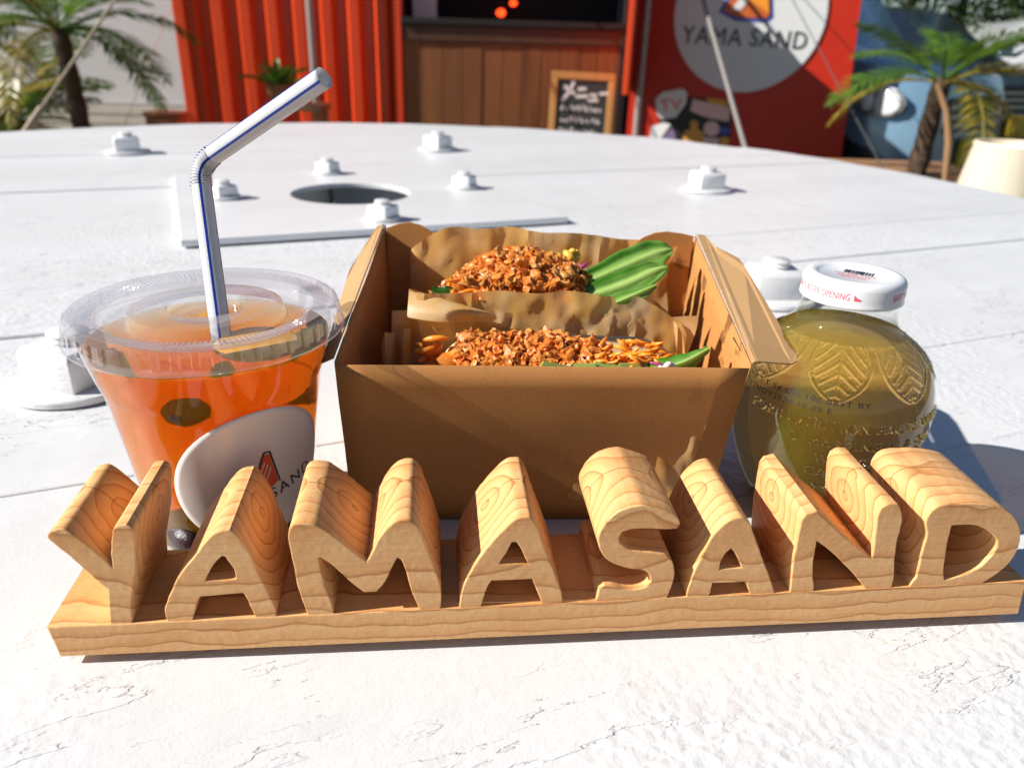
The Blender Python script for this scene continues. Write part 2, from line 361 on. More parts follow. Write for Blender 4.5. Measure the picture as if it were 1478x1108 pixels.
M = dict(
    paint=mat_white_paint(), hardware=mat_white_paint('white_painted_steel', .00035), sign=mat_sign_wood(), kraft=mat_kraft('kraft_board', (.50, .225, .068), 1), kraft_in=mat_kraft('kraft_board_flap', (.46, .275, .125)),
    paper=mat_paper(), clear=mat_clear_plastic(haze=.22), cupclear=mat_clear_plastic('cup_plastic', .004), tea=mat_tea(), glass=mat_glass(), juice=mat_juice(),
    crumb=mat_crumb(), ground=mat_ground(), trunk=mat_trunk(),
    bread=mat_soft('bread', (.62, .44, .22), (.74, .58, .34), 160, .8, .1, .6), carrot=mat_soft('carrot', (.86, .20, .008), (.95, .36, .03), 180, .35),
    cabbage=mat_soft('purple_cabbage', (.20, .02, .09), (.45, .08, .22), 150, .35), egg=mat_soft('yellow_egg', (.85, .42, .03), (.9, .58, .1), 200, .4),
    lettuce=mat_leaf('lettuce', (.06, .30, .008), (.60, .80, .26), .5, .26, 90, 'leaf'), spinach=mat_leaf('spinach', (.02, .09, .01), (.05, .17, .02), .3, .3),
    rib=mat_soft('lettuce_rib', (.42, .60, .16), (.55, .70, .28), 80, .25, .4), cucumber=mat_soft('cucumber_slice', (.16, .24, .04), (.32, .40, .12), 90, .3), mayo=mat_soft('mayonnaise', (.8, .77, .66), (.84, .82, .72), 60, .25),
    onion=mat_leaf('fried_onion', (.62, .25, .04), (.78, .45, .13), .3, .35, 120),
    straw=mat_leaf('white_straw', (.86, .86, .88), (.9, .9, .92), .35, .2, 40), blue=plain('blue_stripe', (.01, .035, .33), .3, .05),
    sticker=mat_label(), ink=plain('black_ink', (.012, .012, .014), .5, .1),
    orange=plain('logo_orange', (.74, .08, .015), .5, .05), white=plain('white_print', (.8, .8, .8), .5, .03), pink=plain('pink_print', (.80, .10, .15), .4, .05),
    cap=plain('white_cap_enamel', (.80, .81, .84), .22, .02, 20), berry=plain('frozen_blueberry', (.028, .010, .014), .35, .5, 300, .4, .0006),
    redfruit=mat_soft('red_fruit', (.6, .012, .01), (.75, .03, .015), 120, .25, .3), slice=mat_soft('orange_slice', (.95, .38, .02), (1.0, .52, .07), 200, .3, .3),
    red=mat_corrugated_red(), redpanel=plain('red_panel', (.52, .020, .004), .45, .06, 4, .05, .002), counter=mat_boards('counter_boards', (.23, .078, .018), (.33, .125, .034), (.10, .034, .011)),
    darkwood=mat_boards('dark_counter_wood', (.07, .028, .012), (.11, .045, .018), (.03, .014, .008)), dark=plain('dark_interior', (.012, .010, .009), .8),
    disc=plain('sign_disc_white', (.70, .71, .72), .5, .03, 5), frame=mat_boards('chalkboard_frame', (.50, .25, .07), (.62, .34, .11), (.42, .19, .05)),
    slate=plain('chalkboard_slate', (.030, .036, .036), .7, .35, 12), chalk=plain('chalk', (.75, .75, .74), .9, .1), logoor=plain('sign_logo_orange', (.85, .30, .02), .5, .05), logobr=plain('sign_logo_brown', (.55, .12, .02), .5, .05),
    wall=plain('white_wall', (.74, .74, .74), .8, .05, 2, .2, .004), slat=plain('cream_slat', (.66, .61, .52), .7, .1, 6), mauve=plain('mauve_wall', (.20, .14, .14), .85, .1, 2),
    metal=plain('grey_steel', (.42, .37, .34), .45, .1, 8, metal=.4), rope=plain('tan_rope', (.52, .42, .30), .9, .2, 60), wire=plain('grey_rope', (.24, .22, .21), .7, .1, 40), thin=plain('dark_cord', (.07, .065, .06), .7, .1, 40),
    frond=mat_leaf('palm_frond', (.05, .15, .012), (.16, .28, .03), .4, .4, 6), frondy=mat_leaf('palm_frond_yellow', (.24, .24, .025), (.48, .34, .05), .35, .4, 6), dead=plain('dry_frond', (.30, .17, .08), .8, .2),
    leaf=mat_leaf('hedge_leaf', (.018, .045, .007), (.05, .10, .015), .25, .5, 5),
    carblue=mat_carpaint('light_blue_paint', (.20, .34, .47)), carblack=mat_carpaint('black_paint', (.012, .014, .018)), carwhite=mat_carpaint('white_car_paint', (.75, .76, .76)),
    carglass=plain('tinted_glass', (.012, .022, .022), .04, .1, spec=.8), tyre=plain('tyre', (.018, .018, .018), .85), rim=plain('alloy', (.35, .36, .38), .3, metal=.8), lamp=plain('headlight_lens', (.72, .74, .76), .08, spec=.8), plate=plain('yellow_plate', (.75, .48, .02), .4), trim=plain('black_trim', (.015, .015, .016), .5), teal=plain('mirror_glass', (.35, .58, .55), .1),
    cream=plain('cream_ceramic', (.78, .68, .53), .5, .04, 5), pot=plain('terracotta', (.40, .16, .07), .8), pallet=mat_boards('pallet_wood', (.36, .18, .08), (.48, .27, .13), (.26, .12, .05), axis=0),
    redlamp=emissive('red_lamp', (1.0, .06, .01), 2.2), stbrown=plain('sticker_orange', (.70, .33, .06), .5), stblue=plain('sticker_blue', (.05, .09, .40), .5), stpink=plain('sticker_pink', (.78, .52, .50), .5), stpurple=plain('sticker_purple', (.20, .14, .26), .5),
)

# ================================================================== SETTING
g = MB(); g.box(-150, 150, -60, 240, -.6, 0); tag(g.build('ground', M['ground']), 'trampled earth and grass under the drum table', None, kind='structure')

# ------------------------------------------------------------------ cable drum table
CX, CY, RT = -.22, 1.022, 1.012; TA = R(23.5); HOLE = .077
drum = empty('cable_drum_table', (CX, CY, 0), (0, 0, TA))
tag(drum, 'big round white painted wooden cable drum used as table', 'table')
PITCHN = .116; PH0 = .0
def plank_mesh(n0, n1, top, th, rad, hole, wob):
    mb = MB(); g0, g1 = n0+.00002, n1-.00002
    prof = [(g0, -.0006), (g0+.0003, -.00028), (g0+.0012, -.00008), (g0+.004, 0)]
    k = 6; prof += [(g0+.004+(g1-g0-.008)*i/k, 0) for i in range(1, k)] + [(g1-.004, 0), (g1-.0012, -.00008), (g1-.0003, -.00028), (g1, -.0006)]
    prof = [(g0, -th)] + prof + [(g1, -th)]
    parts = [None] if not (abs(n0) < hole or abs(n1) < hole or n0*n1 < 0) else [-1, 1]
    for side in parts:
        nd = 56; rings = []
        for n, z in prof:
            rr = rad*(1+.0022*noise.noise(Vector((n*9, wob, 0)))); s1 = math.sqrt(max(rr*rr-n*n, 1e-6)); sh = math.sqrt(max(hole*hole-n*n, 0)) if abs(n) < hole else 0
            if side is None: a, b = -s1, s1
            elif side < 0: a, b = -s1, -sh-1e-5
            else: a, b = sh+1e-5, s1
            rings.append([(a+(b-a)*j/nd, n, top+z + (.0011*noise.noise(Vector((a+(b-a)*j/nd, n*6, wob)))*2 if z > -.01 else 0)) for j in range(nd+1)])
        vs = [p for r_ in rings for p in r_]; K = len(rings); w = nd+1
        fs = [(i*w+j, i*w+j+1, ((i+1) % K)*w+j+1, ((i+1) % K)*w+j) for i in range(K) for j in range(nd)]
        fs += [tuple(i*w for i in range(K)), tuple(reversed([i*w+nd for i in range(K)]))]
        mb.add(vs, fs)
    return mb
# joint positions measured along the cross-grain axis from the drum centre
cn = -math.sin(TA)*CX + math.cos(TA)*CY
first = .130-cn
nn = first-PITCHN*3
edges = []
x = first
while x > -RT: x -= PITCHN
while x < RT+PITCHN: edges.append(x); x += PITCHN
edges = [max(-RT+.01, min(RT-.01, e + random.uniform(-.004, .004))) for e in edges]
for i in range(len(edges)-1):
    if edges[i+1]-edges[i] < .01: continue
    plank_mesh(edges[i], edges[i+1], T + random.uniform(-.0002, .0002), .048, RT+random.uniform(-.006, .006), .118, i*3.7).build('plank', M['paint'], drum, smooth=40)
ring = MB(); ring.lathe([(.16, T-.05), (.16, T-.098), (RT-.03, T-.098), (RT-.03, T-.05)], 64, close=True); ring.build('cross_boards', M['paint'], drum, smooth=40)
b = MB()
for k in range(30):
    a = 2*math.pi*k/30; Mx = Matrix.Rotation(a, 4, 'Z'); b.box(.53, .565, -.056, .056, .10, T-.099, Mx)
b.build('barrel_staves', M['paint'], drum)
b = MB(); b.lathe([(HOLE, .0), (HOLE, .098), (RT-.004, .098), (RT-.004, .0)], 64, close=True); b.build('lower_flange', M['paint'], drum, smooth=40)
# steel plate with the hole
pm = outline_mesh([[(-.213, -.213), (.213, -.213), (.213, .213), (-.213, .213)], [(HOLE*math.cos(2*math.pi*k/64), HOLE*math.sin(2*math.pi*k/64)) for k in range(64)]], .0035, .0008)
shade(pm, 35); link('steel_plate', pm, M['hardware'], drum, (0, 0, T+.0045))
def nut_part(name, x, y, z, w, h, stub_r, stub_h, wash_r, rot, hexa=False):
    nb = MB(); ns = 6 if hexa else 4
    def poly(r, zz, k=ns): return [(r*math.cos(2*math.pi*i/k+math.pi/k), r*math.sin(2*math.pi*i/k+math.pi/k), zz) for i in range(k)]
    r = w/2/math.cos(math.pi/ns)
    v = poly(r, 0)+poly(r, h*.86)+poly(r*.88, h)
    f = [(i+a*ns, (i+1) % ns+a*ns, (i+1) % ns+(a+1)*ns, i+(a+1)*ns) for a in (0, 1) for i in range(ns)]+[tuple(reversed(range(ns))), tuple(range(2*ns, 3*ns))]
    nb.add(v, f)
    wa = MB(); wa.lathe([(.0005, 0), (wash_r, 0), (wash_r, .0030), (wash_r-.0008, .0038), (.0005, .0038)], 36)
    wo = wa.build(name, M['hardware'], drum, smooth=35, loc=(x, y, z))
    no = nb.build('nut', M['hardware'], wo, bevel=.0012, smooth=40, loc=(0, 0, .0036), rot=(0, 0, rot))
    sb = MB(); prof = [(.0003, stub_h)]+[(stub_r*.93, stub_h)]
    nthr = max(2, int(stub_h/.003))
    for i in range(nthr*2): prof.append((stub_r*(1.0 if i % 2 == 0 else .9), stub_h*(1-(i+.5)/(nthr*2))))
    prof.append((stub_r, 0)); sb.lathe(prof, 20); sb.build('bolt_end', M['hardware'], wo, smooth=50, loc=(0, 0, .0036+h))
for px, rot in (((185, 221), .5), ((632, 217), .9), ((1019, 275), .25), ((1112, 431), .05), ((114, 555), -.35)):
    p = on_z(px[0], px[1], T); q = Matrix.Rotation(-TA, 3, 'Z') @ Vector((p.x-CX, p.y-CY, 0))
    nut_part('washer', q.x, q.y, T+.0012, .040, .023, .0115, .007, .037, rot-TA)
for d, n_ in ((-.158, .0), (0, .165), (.158, 0), (0, -.172)):
    nut_part('plate_washer', d, n_, T+.0086, .026, .013, .009, .005, .020, .4+random.random()*.5)

# ================================================================== WOODEN LETTER SIGN
z0 = .004; SA = on_z(80, 948, T+z0); SB = on_z(1470, 886, T+z0); AZ = math.atan2(SB.y-SA.y, SB.x-SA.x); DEL = R(2.0); DEP = .0385
sign = empty('wooden_letter_sign', SA, (DEL, 0, AZ))
tag(sign, 'carved cedar sign of thick standing letters on a plank', 'sign')
SM = Matrix.Translation(SA) @ (Matrix.Rotation(AZ, 4, 'Z') @ Matrix.Rotation(DEL, 4, 'X'))
SMi = SM.inverted(); wn_ = (SM.to_3x3() @ Vector((0, 1, 0)))
def front_uv(x, y):
    d = ray(x, y); t = (SA-CAMP).dot(wn_)/d.dot(wn_); p = SMi @ (CAMP+d*t); return (p.x, p.z)
TL, TR = front_uv(72, 905), front_uv(1482, 839)
def vbase(u): return TL[1]+(TR[1]-TL[1])*u/TR[0]
def to_sign(co, off=0): return Vector((co.x, DEP/2+off-co.z, co.y))
LS = SB-SA; Lb = LS.length
bm_ = outline_mesh([[(0.0015, 0), (Lb, 0), (TR[0], TR[1]), (0, TL[1])]], DEP/2, .0005)
shade(map_mesh(bm_, lambda c: to_sign(c)), 30); link('base_plank', bm_, M['sign'], sign)
LET = [
 ('Y', 60, 640, .289, [[(340, 905), (335, 850), (330, 730), (290, 702), (200, 622), (120, 552), (35, 485), (28, 458), (45, 440), (80, 432), (122, 437), (200, 490), (275, 550), (352, 622), (345, 560), (345, 500), (352, 440), (372, 414), (420, 409), (450, 425), (463, 455), (465, 550), (466, 640), (452, 740), (444, 800), (448, 890)]]),
 ('A', 220, 650, .2345, [[(85, 1040), (74, 985), (110, 880), (165, 770), (270, 640), (320, 570), (370, 520), (420, 500), (470, 492), (505, 515), (550, 570), (600, 650), (650, 760), (700, 860), (752, 970), (760, 1008), (630, 1010), (600, 960), (570, 900), (555, 880), (290, 905), (270, 950), (240, 1030)],
   [(325, 805), (350, 750), (380, 700), (425, 655), (445, 658), (475, 700), (500, 740), (512, 790), (480, 798)]]),
 ('M', 400, 640, .2347, [[(185, 1045), (165, 1000), (130, 900), (105, 780), (80, 660), (65, 580), (80, 520), (120, 497), (210, 497), (280, 530), (380, 600), (480, 680), (550, 728), (580, 680), (620, 600), (670, 530), (730, 485), (800, 473), (840, 490), (875, 530), (900, 600), (940, 700), (985, 820), (1010, 920), (1005, 1010), (880, 1012), (850, 970), (820, 890), (790, 790), (765, 725), (738, 706), (700, 780), (660, 860), (610, 915), (530, 918), (440, 845), (370, 780), (310, 730), (265, 704), (250, 708), (265, 780), (290, 880), (320, 950), (350, 1035)]]),
 ('A', 640, 640, .2345, [[(95, 1010), (105, 960), (120, 890), (170, 790), (230, 695), (300, 610), (380, 525), (450, 470), (520, 458), (550, 472), (580, 520), (610, 610), (660, 740), (710, 870), (733, 945), (732, 980), (612, 970), (580, 920), (545, 838), (297, 848), (265, 900), (230, 992)],
   [(345, 742), (385, 680), (425, 612), (450, 612), (480, 655), (500, 700), (522, 745)]]),
 ('S', 800, 630, .2346, [[(268, 1015), (262, 980), (275, 940), (310, 915), (360, 918), (420, 935), (490, 945), (560, 930), (595, 895), (585, 850), (545, 825), (470, 815), (400, 798), (340, 770), (295, 725), (275, 670), (272, 620), (300, 560), (350, 500), (410, 460), (480, 435), (550, 428), (620, 445), (700, 470), (760, 500), (777, 540), (760, 568), (700, 575), (620, 572), (540, 568), (470, 575), (420, 590), (400, 630), (410, 660), (460, 695), (530, 710), (620, 720), (690, 735), (730, 775), (742, 850), (730, 910), (700, 960), (655, 1000)]]),
 ('A', 930, 640, .2257, [[(268, 985), (285, 920), (310, 850), (350, 760), (430, 610), (480, 550), (540, 500), (600, 477), (640, 480), (675, 505), (700, 570), (730, 660), (770, 770), (810, 870), (840, 948), (715, 962), (690, 930), (650, 888), (440, 895), (430, 930), (418, 975)],
   [(480, 808), (495, 750), (520, 710), (555, 676), (580, 700), (605, 750), (622, 798)]]),
 ('N', 1070, 630, .2256, [[(335, 988), (320, 975), (325, 900), (335, 800), (355, 700), (375, 600), (390, 540), (420, 500), (490, 483), (560, 550), (640, 625), (740, 705), (835, 778), (850, 740), (860, 640), (875, 520), (900, 460), (950, 435), (1005, 435), (1025, 470), (1035, 540), (1020, 600), (1000, 680), (985, 800), (980, 900), (968, 960), (805, 965), (760, 930), (700, 860), (600, 760), (500, 680), (485, 675), (478, 720), (465, 800), (460, 900), (468, 950), (465, 988)]]),
 ('D', 1240, 630, .2436, [[(300, 885), (330, 850), (345, 830), (365, 740), (390, 640), (408, 580), (400, 510), (430, 450), (480, 415), (560, 403), (680, 400), (780, 410), (860, 430), (920, 475), (955, 540), (960, 600), (940, 680), (895, 750), (820, 815), (725, 868)],
   [(555, 530), (600, 527), (680, 527), (740, 545), (800, 590), (825, 630), (810, 680), (760, 740), (700, 790), (600, 830), (510, 852), (505, 800), (520, 680), (535, 600)]]),
]
for ch, ox, oy, sc, loops in LET:
    uvs = []
    for li, lp in enumerate(loops):
        P = [front_uv(ox+x*sc, oy+y*sc) for x, y in lp]
        P = [Vector(p) for p in P]
        if li == 0:
            P = [Vector((p.x, vbase(p.x)-.0006)) if p.y < vbase(p.x)+.0026 else p for p in P]
        S = smooth_outline(P, 42, 4)
        if li == 0: S = [Vector((p.x, max(p.y, vbase(p.x)-.0006))) for p in S]
        # hand-cut wander
        S = [p+Vector((noise.noise(Vector((p.x*400, p.y*400, 3))), noise.noise(Vector((p.x*400, p.y*400, 9)))))*.00018 for p in S]
        uvs.append(S)
    me = outline_mesh(uvs, DEP/2-.0003, .0004)
    shade(map_mesh(me, lambda c: to_sign(c)), 28)
    link('letter_'+ch.lower(), me, M['sign'], sign)
f = MB(); f.box(.010, Lb-.008, .006, DEP-.004, -.0034, -.0002, Matrix.Rotation(-DEL, 4, 'X')); f.build('foot_strip', M['darkwood'], sign)

# ================================================================== TAKEAWAY BOX
BX = empty('takeaway_box', (.010, .2825, T)); tag(BX, 'open brown kraft card food box holding two sandwiches', 'box')
def bl(x, y, z): return Vector((x-.010, y-.2825, z))      # table coordinates -> box-local
TH = .0007
FBL, FBR, FTR, FTL = bl(-.0680, .2850, .0005), bl(.0880, .2940, .0005), bl(.0940, .2815, .0795), bl(-.0686, .2715, .0795)
BBL, BBR, BTL, BTR = bl(-.0690, .412, .0005), bl(.0915, .412, .0005), bl(-.0716, .4166, .1020), bl(.0970, .4135, .1020)
def sub_panel(name, quad, mat, nx=14, ny=8, warp=.0004, seed=0):
    a, b_, c, d = quad; n = (b_-a).cross(d-a).normalized(); mb = MB(); 
    def pt(u, v):
        p = (a*(1-u)+b_*u)*(1-v)+(d*(1-u)+c*u)*v
        return p + n*warp*noise.noise(Vector((u*2.5+seed, v*2.5, seed)))*2
    mb.grid(pt, nx, ny); ob = mb.build(name, mat, BX, smooth=30)
    md = ob.modifiers.new('thickness', 'SOLIDIFY'); md.thickness = TH; md.offset = 0; return ob
e = Vector((.0009, 0, 0)); ey = Vector((0, .0010, 0))
sub_panel('front_wall', (FBL, FBR, FTR, FTL), M['kraft'], seed=1)
sub_panel('side_wall', (FBL-e*.2+ey, BBL, BTL, FTL-e*.2+ey+Vector((0, 0, .0012))), M['kraft'], seed=4)
sub_panel('side_wall', (FBR+e*.5+ey, BBR, BTR, FTR+e*.8+ey+Vector((0, 0, .0012))), M['kraft'], seed=8)
sub_panel('back_wall', (BBL+e*.3-ey*.5, BBR-e*.3-ey*.5, BTR-e*.3-ey*.5-Vector((0, 0, .003)), BTL+e*.3-ey*.5-Vector((0, 0, .003))), M['kraft'], seed=12)
sub_panel('bottom_panel', (FBL+e+ey+Vector((0, 0, .0004)), FBR-e+ey+Vector((0, 0, .0004)), BBR-e-ey*2+Vector((0, 0, .0004)), BBL+e-ey*2+Vector((0, 0, .0004))), M['kraft'], seed=15)
def card(name, pts, mat):
    p = MB(); p.panel(pts, TH); return p.build(name, mat, BX, bevel=.0002)
def py(x, y, Y): p = on_y(x, y, Y); return p-Vector((.010, .2825, T))
def pz(x, y, z): p = on_z(x, y, T+z); return p-Vector((.010, .2825, T))
# corner ears inside the back
def ear(pxs, Y, foot): card('corner_ear', [py(x, y, Y) for x, y in pxs] + foot, M['kraft'])
ear([(558, 329), (575, 323), (592, 321), (606, 324), (618, 331), (628, 340), (636, 351)], .4105, [bl(-.034, .4105, .03), bl(-.0712, .4105, .03)])
ear([(906, 365), (913, 353), (929, 342), (945, 336), (962, 334), (985, 337), (1001, 341)], .4085, [bl(.0945, .4085, .03), bl(.058, .4085, .03)])
# outward flaps along the tops of the side walls
o1 = Vector((.0030, 0, .0006)); up = Vector((0, 0, .0016))
A0, A1 = FTR+Vector((.0012, .0012, .0016)), BTR+Vector((.0006, 0, .0008))
w0, w1 = A0+Vector((.0016, .0006, .0008)), A1+Vector((.0042, 0, -.0002))
card('folded_edge', [A0, w0, w1, A1], M['kraft_in'])
card('flap', [w0+Vector((.0003, 0, 0)), pz(1143, 526, .0795), pz(1151, 521, .0800), pz(1149, 509, .0810), pz(1075, 385, .0975), pz(1066, 373, .0985), pz(1032, 356, .1005), w1+Vector((.0003, 0, 0))], M['kraft_in'])
C0, C1 = FTL+Vector((-.0012, .004, .0014)), BTL+Vector((-.0010, 0, .0004))
card('flap', [C1, C0, C0+Vector((-.006, .004, -.004)), pz(497, 440, .078), pz(500, 406, .083), pz(505, 390, .086), pz(519, 368, .090), C1+Vector((-.0035, -.002, -.001))], M['kraft_in'])
s_ = MB(); a = FTR+Vector((.0004, .006, -.0006)); s_.panel([pz(1059, 487, .0820)+Vector((-.0004, 0, 0)), pz(1061, 487, .0820)+Vector((-.0004, 0, 0)), pz(1086, 527, .0795)+Vector((-.0005, 0, 0)), pz(1083, 527, .0795)+Vector((-.0005, 0, 0))], .0004); s_.build('lock_slot', M['dark'], BX)

# ================================================================== SANDWICHES
def wrapper(root, x0, x1, yf, yb, zf, zb, zbot, seed, loc, crump=1.0, backfn=None, name='paper_wrapper'):
    """a U-shaped sheet of greaseproof paper, front lip zf, back lip zb"""
    mb = MB()
    def pt(u, v):
        x = x0+(x1-x0)*u
        ztop_b = zb + (backfn(x) if backfn else 0) + .0022*noise.noise(Vector((x*45, seed, 1))); ztop_f = zf + .0025*noise.noise(Vector((x*45, seed, 5)))
        ym = (yf+yb)/2; hw = (yb-yf)/2
        if v < .35: k = v/.35; y, z = yf-.002*(1-k), ztop_f+(zbot+.012-ztop_f)*k
        elif v < .55: k = (v-.35)/.2; a = math.pi*(1+k); y, z = ym+hw*math.cos(a), zbot+.012+.012*math.sin(a)
        else: k = (v-.55)/.45; y, z = yb+.004*k, zbot+.012+(ztop_b-zbot-.012)*k
        q = Vector((x*38, v*5, seed)); amp = crump*(.0014+.0030*max(0, abs(u-.5)*2-.72)/.28)
        d = Vector((noise.noise(q), noise.noise(q+Vector((9, 3, 1))), noise.noise(q+Vector((2, 7, 4)))))
        r_ = (abs(noise.noise(Vector((x*70+v*6, v*9-x*30, seed+3))))*.0034+abs(noise.noise(Vector((x*120-v*11, v*7+x*60, seed+8))))*.0018)*crump
        return Vector((x, y, z))+d*amp*1.6+Vector((0, r_, 0))-Vector(loc)
    mb.grid(pt, 70, 60); return mb.build(name, M['paper'], root, smooth=25)
def chunk(mb, p, r, seed, lvl=1, sq=(1, 1, 1), rough=.45):
    V, F = ICO[lvl]; rot = Matrix.Rotation(random.random()*6.28, 3, 'Z') @ Matrix.Rotation(random.random()*6.28, 3, 'X')
    mb.add([Vector(p)+rot @ Vector((v.x*sq[0], v.y*sq[1], v.z*sq[2]))*r*(1+rough*noise.noise(v*1.9+Vector((seed, seed*.7, 0)))+rough*.6*noise.noise(v*4.3+Vector((seed, 0, 5)))) for v in V], F)
def shreds(root, name, mat, n, fn, L, r, bend=.4, loc=(0, 0, 0)):
    for i in range(n):
        p = Vector(fn())-Vector(loc); a = random.uniform(-1.5, 1.5); d = Vector((math.cos(a), math.sin(a)*.7, random.uniform(-.5, .7))).normalized(); l = L*random.uniform(.6, 1.2)
        sd_ = d.cross(Vector((random.uniform(-1, 1), random.uniform(-1, 1), 1))).normalized()*bend*l*random.uniform(.2, 1)
        pts = [p+d*l*(k/4-.5)+sd_*(1-((k/4-.5)*2)**2) for k in range(5)]
        t = MB(); t.tube(pts, [r*.6, r, r, r, r*.5], 6); t.build(name, mat, root, smooth=60)
def loaf(root, name, x0, x1, y, z, ry, rz, loc, seed):
    mb = MB()
    def pt(u, v):
        x = x0+(x1-x0)*u; e_ = max(.02, 1-abs(2*u-1)**5)**.5; a = 2*math.pi*v
        n_ = 1+.06*noise.noise(Vector((x*60, math.cos(a)*2, math.sin(a)*2+seed)))
        return Vector((x, y+ry*e_*math.cos(a)*n_, z+rz*e_*math.sin(a)*n_))-Vector(loc)
    mb.grid(pt, 40, 24); return mb.build(name, M['bread'], root, smooth=60)
def blade(root, name, pts, widths, mat, loc, curl=.35, seed=0, wav=.0012, side=Vector((-.25, .62, .75))):
    """lettuce blade following pts with a rib and wavy rims"""
    pts = [Vector(p)-Vector(loc) for p in pts]; N = 28; mb = MB()
    def at(t):
        k = t*(len(pts)-1); i = min(int(k), len(pts)-2); f_ = k-i
        p0 = pts[max(i-1, 0)]; p1 = pts[i]; p2 = pts[i+1]; p3 = pts[min(i+2, len(pts)-1)]
        return .5*((2*p1)+(-p0+p2)*f_+(2*p0-5*p1+4*p2-p3)*f_*f_+(-p0+3*p1-3*p2+p3)*f_**3)
    def wd(t):
        k = t*(len(widths)-1); i = min(int(k), len(widths)-2); return widths[i]+(widths[i+1]-widths[i])*(k-i)
    def pt(u, v):
        p = at(u); t = (at(min(u+.02, 1))-at(max(u-.02, 0))).normalized(); s = (side-t*side.dot(t)).normalized(); n_ = s.cross(t)
        w = (v-.5)*2; W = wd(u)
        z_ = curl*W*(abs(w)**1.6) - .0012*math.exp(-(w*5)**2) + wav*w*w*math.sin(u*31+seed+w*2) + .0007*noise.noise(Vector((u*5, w*3, seed)))*abs(w) - .0016*math.exp(-(w*3)**2)*(1-u)
        return p+s*W*w+n_*z_
    NV = 18; mb.grid(pt, N, NV); ob = mb.build(name, mat, root, smooth=60); md = ob.modifiers.new('t', 'SOLIDIFY'); md.thickness = .0006
    at_ = ob.data.color_attributes.new('leaf', 'FLOAT_COLOR', 'POINT')      # pale midrib and veins, green margins
    for i_ in range(N+1):
        for j_ in range(NV+1):
            u, w = i_/N, (j_/NV-.5)*2; r_ = math.exp(-(w*(2.0+1.2*u))**2); vn = .18*max(0, math.sin(w*13+seed+u*2))**2
            f_ = min(1, max(0, .9*r_+vn*(1-r_)+.35*u*u+.15*noise.noise(Vector((u*6, w*4, seed))))); at_.data[i_*(NV+1)+j_].color = (f_, f_, f_, 1)
    return ob

# rear sandwich
RL = (.012, .375, T+.0012); RLt = (.012, .375, .0012)
sr = empty('wrapped_sandwich', RL); tag(sr, 'paper wrapped sandwich heaped with crispy crumbs and romaine, against box back wall', 'sandwich', 'sandwiches in the kraft box')
wrapper(sr, -.060, .084, .347, .401, .0785, .1035, .004, 2.3, RLt, 1.1, lambda x: -.006*max(0, (x-.045)/.04)-.010*max(0, (-x-.038)/.022))
loaf(sr, 'bread_roll', -.040, .076, .390, .064, .012, .020, RLt, 3); loaf(sr, 'bread_roll', -.040, .077, .358, .064, .009, .016, RLt, 8)
fill = MB()
for i in range(90): chunk(fill, (random.uniform(-.040, .07)-RLt[0], random.uniform(.357, .392)-RLt[1], random.uniform(.055, .080)-RLt[2]), random.uniform(.005, .008), i, 1)
fill.build('filling', M['crumb'], sr, smooth=60)
def pile(x):   # height of the crumb heap
    return .0760+.0240*max(0, 1-((x-.004)/.043)**2)**.8
crm = MB()
for i in range(1800):
    x = random.gauss(.005, .019)
    if not -.036 < x < .047: continue
    y = random.uniform(.350, .392); top = pile(x)-.35*abs(y-.374)**1.0*(.9 if y < .374 else .5)
    z = top-abs(random.gauss(0, .0035)); r_ = random.choice([.0006, .0008, .0010, .0013, .0017, .0024, .0032]); 
    chunk(crm, (x-RLt[0], y-RLt[1], z-RLt[2]), r_, i*1.7, 2 if r_ > .0012 else 1, (1, random.uniform(.5, 1), random.uniform(.45, 1)), 1.0)
tag(crm.build('crispy_crumbs', M['crumb'], sr, smooth=48), 'fried golden crumbs', None, kind='stuff')
for i in range(22):
    x = random.gauss(.002, .018); y = random.uniform(.352, .385); z = pile(x)-.3*abs(y-.372)+.0005
    mb = MB(); w_ = random.uniform(.0015, .0032); l_ = random.uniform(.003, .0065); ph = random.random()*6
    mb.grid(lambda u, v: Vector(((u-.5)*2*l_*math.sqrt(max(.05, 1-(2*v-1)**2*.6)), (v-.5)*2*w_, .0022*math.sin((u-.5)*3+ph)+.0006*math.sin(v*9+ph))), 8, 6)
    ob = mb.build('fried_onion_flake', M['onion'], sr, smooth=60, loc=(x-RLt[0], y-RLt[1], z-RLt[2]), rot=(random.uniform(-.6, .9), random.uniform(-.6, .6), random.random()*6.3)); md = ob.modifiers.new('t', 'SOLIDIFY'); md.thickness = .0007
shreds(sr, 'carrot_shred', M['carrot'], 40, lambda: (random.uniform(-.034, -.010), random.uniform(.350, .378), random.uniform(.078, .088)), .010, .0009, .3, RLt)
shreds(sr, 'cabbage_shred', M['cabbage'], 14, lambda: random.choice([(random.uniform(.024, .038), random.uniform(.376, .386), random.uniform(.089, .093)), (random.uniform(-.036, -.028), random.uniform(.352, .37), random.uniform(.074, .082))]), .010, .0010, .5, RLt)
shreds(sr, 'egg_shred', M['egg'], 14, lambda: (random.uniform(.014, .032), random.uniform(.386, .395), random.uniform(.091, .096)), .007, .0018, .4, RLt)
blade(sr, 'lettuce_blade', [(.018, .375, .078), (.036, .372, .086), (.056, .376, .0945), (.070, .380, .1000), (.0785, .382, .1020)], [.003, .0060, .0085, .0075, .0015], M['lettuce'], RLt, -.22, 1, .0006)
blade(sr, 'lettuce_blade', [(.016, .364, .077), (.034, .360, .0815), (.053, .362, .0880), (.066, .365, .0940), (.0740, .367, .0965)], [.003, .0060, .0075, .0060, .0012], M['lettuce'], RLt, -.16, 4, .0006)
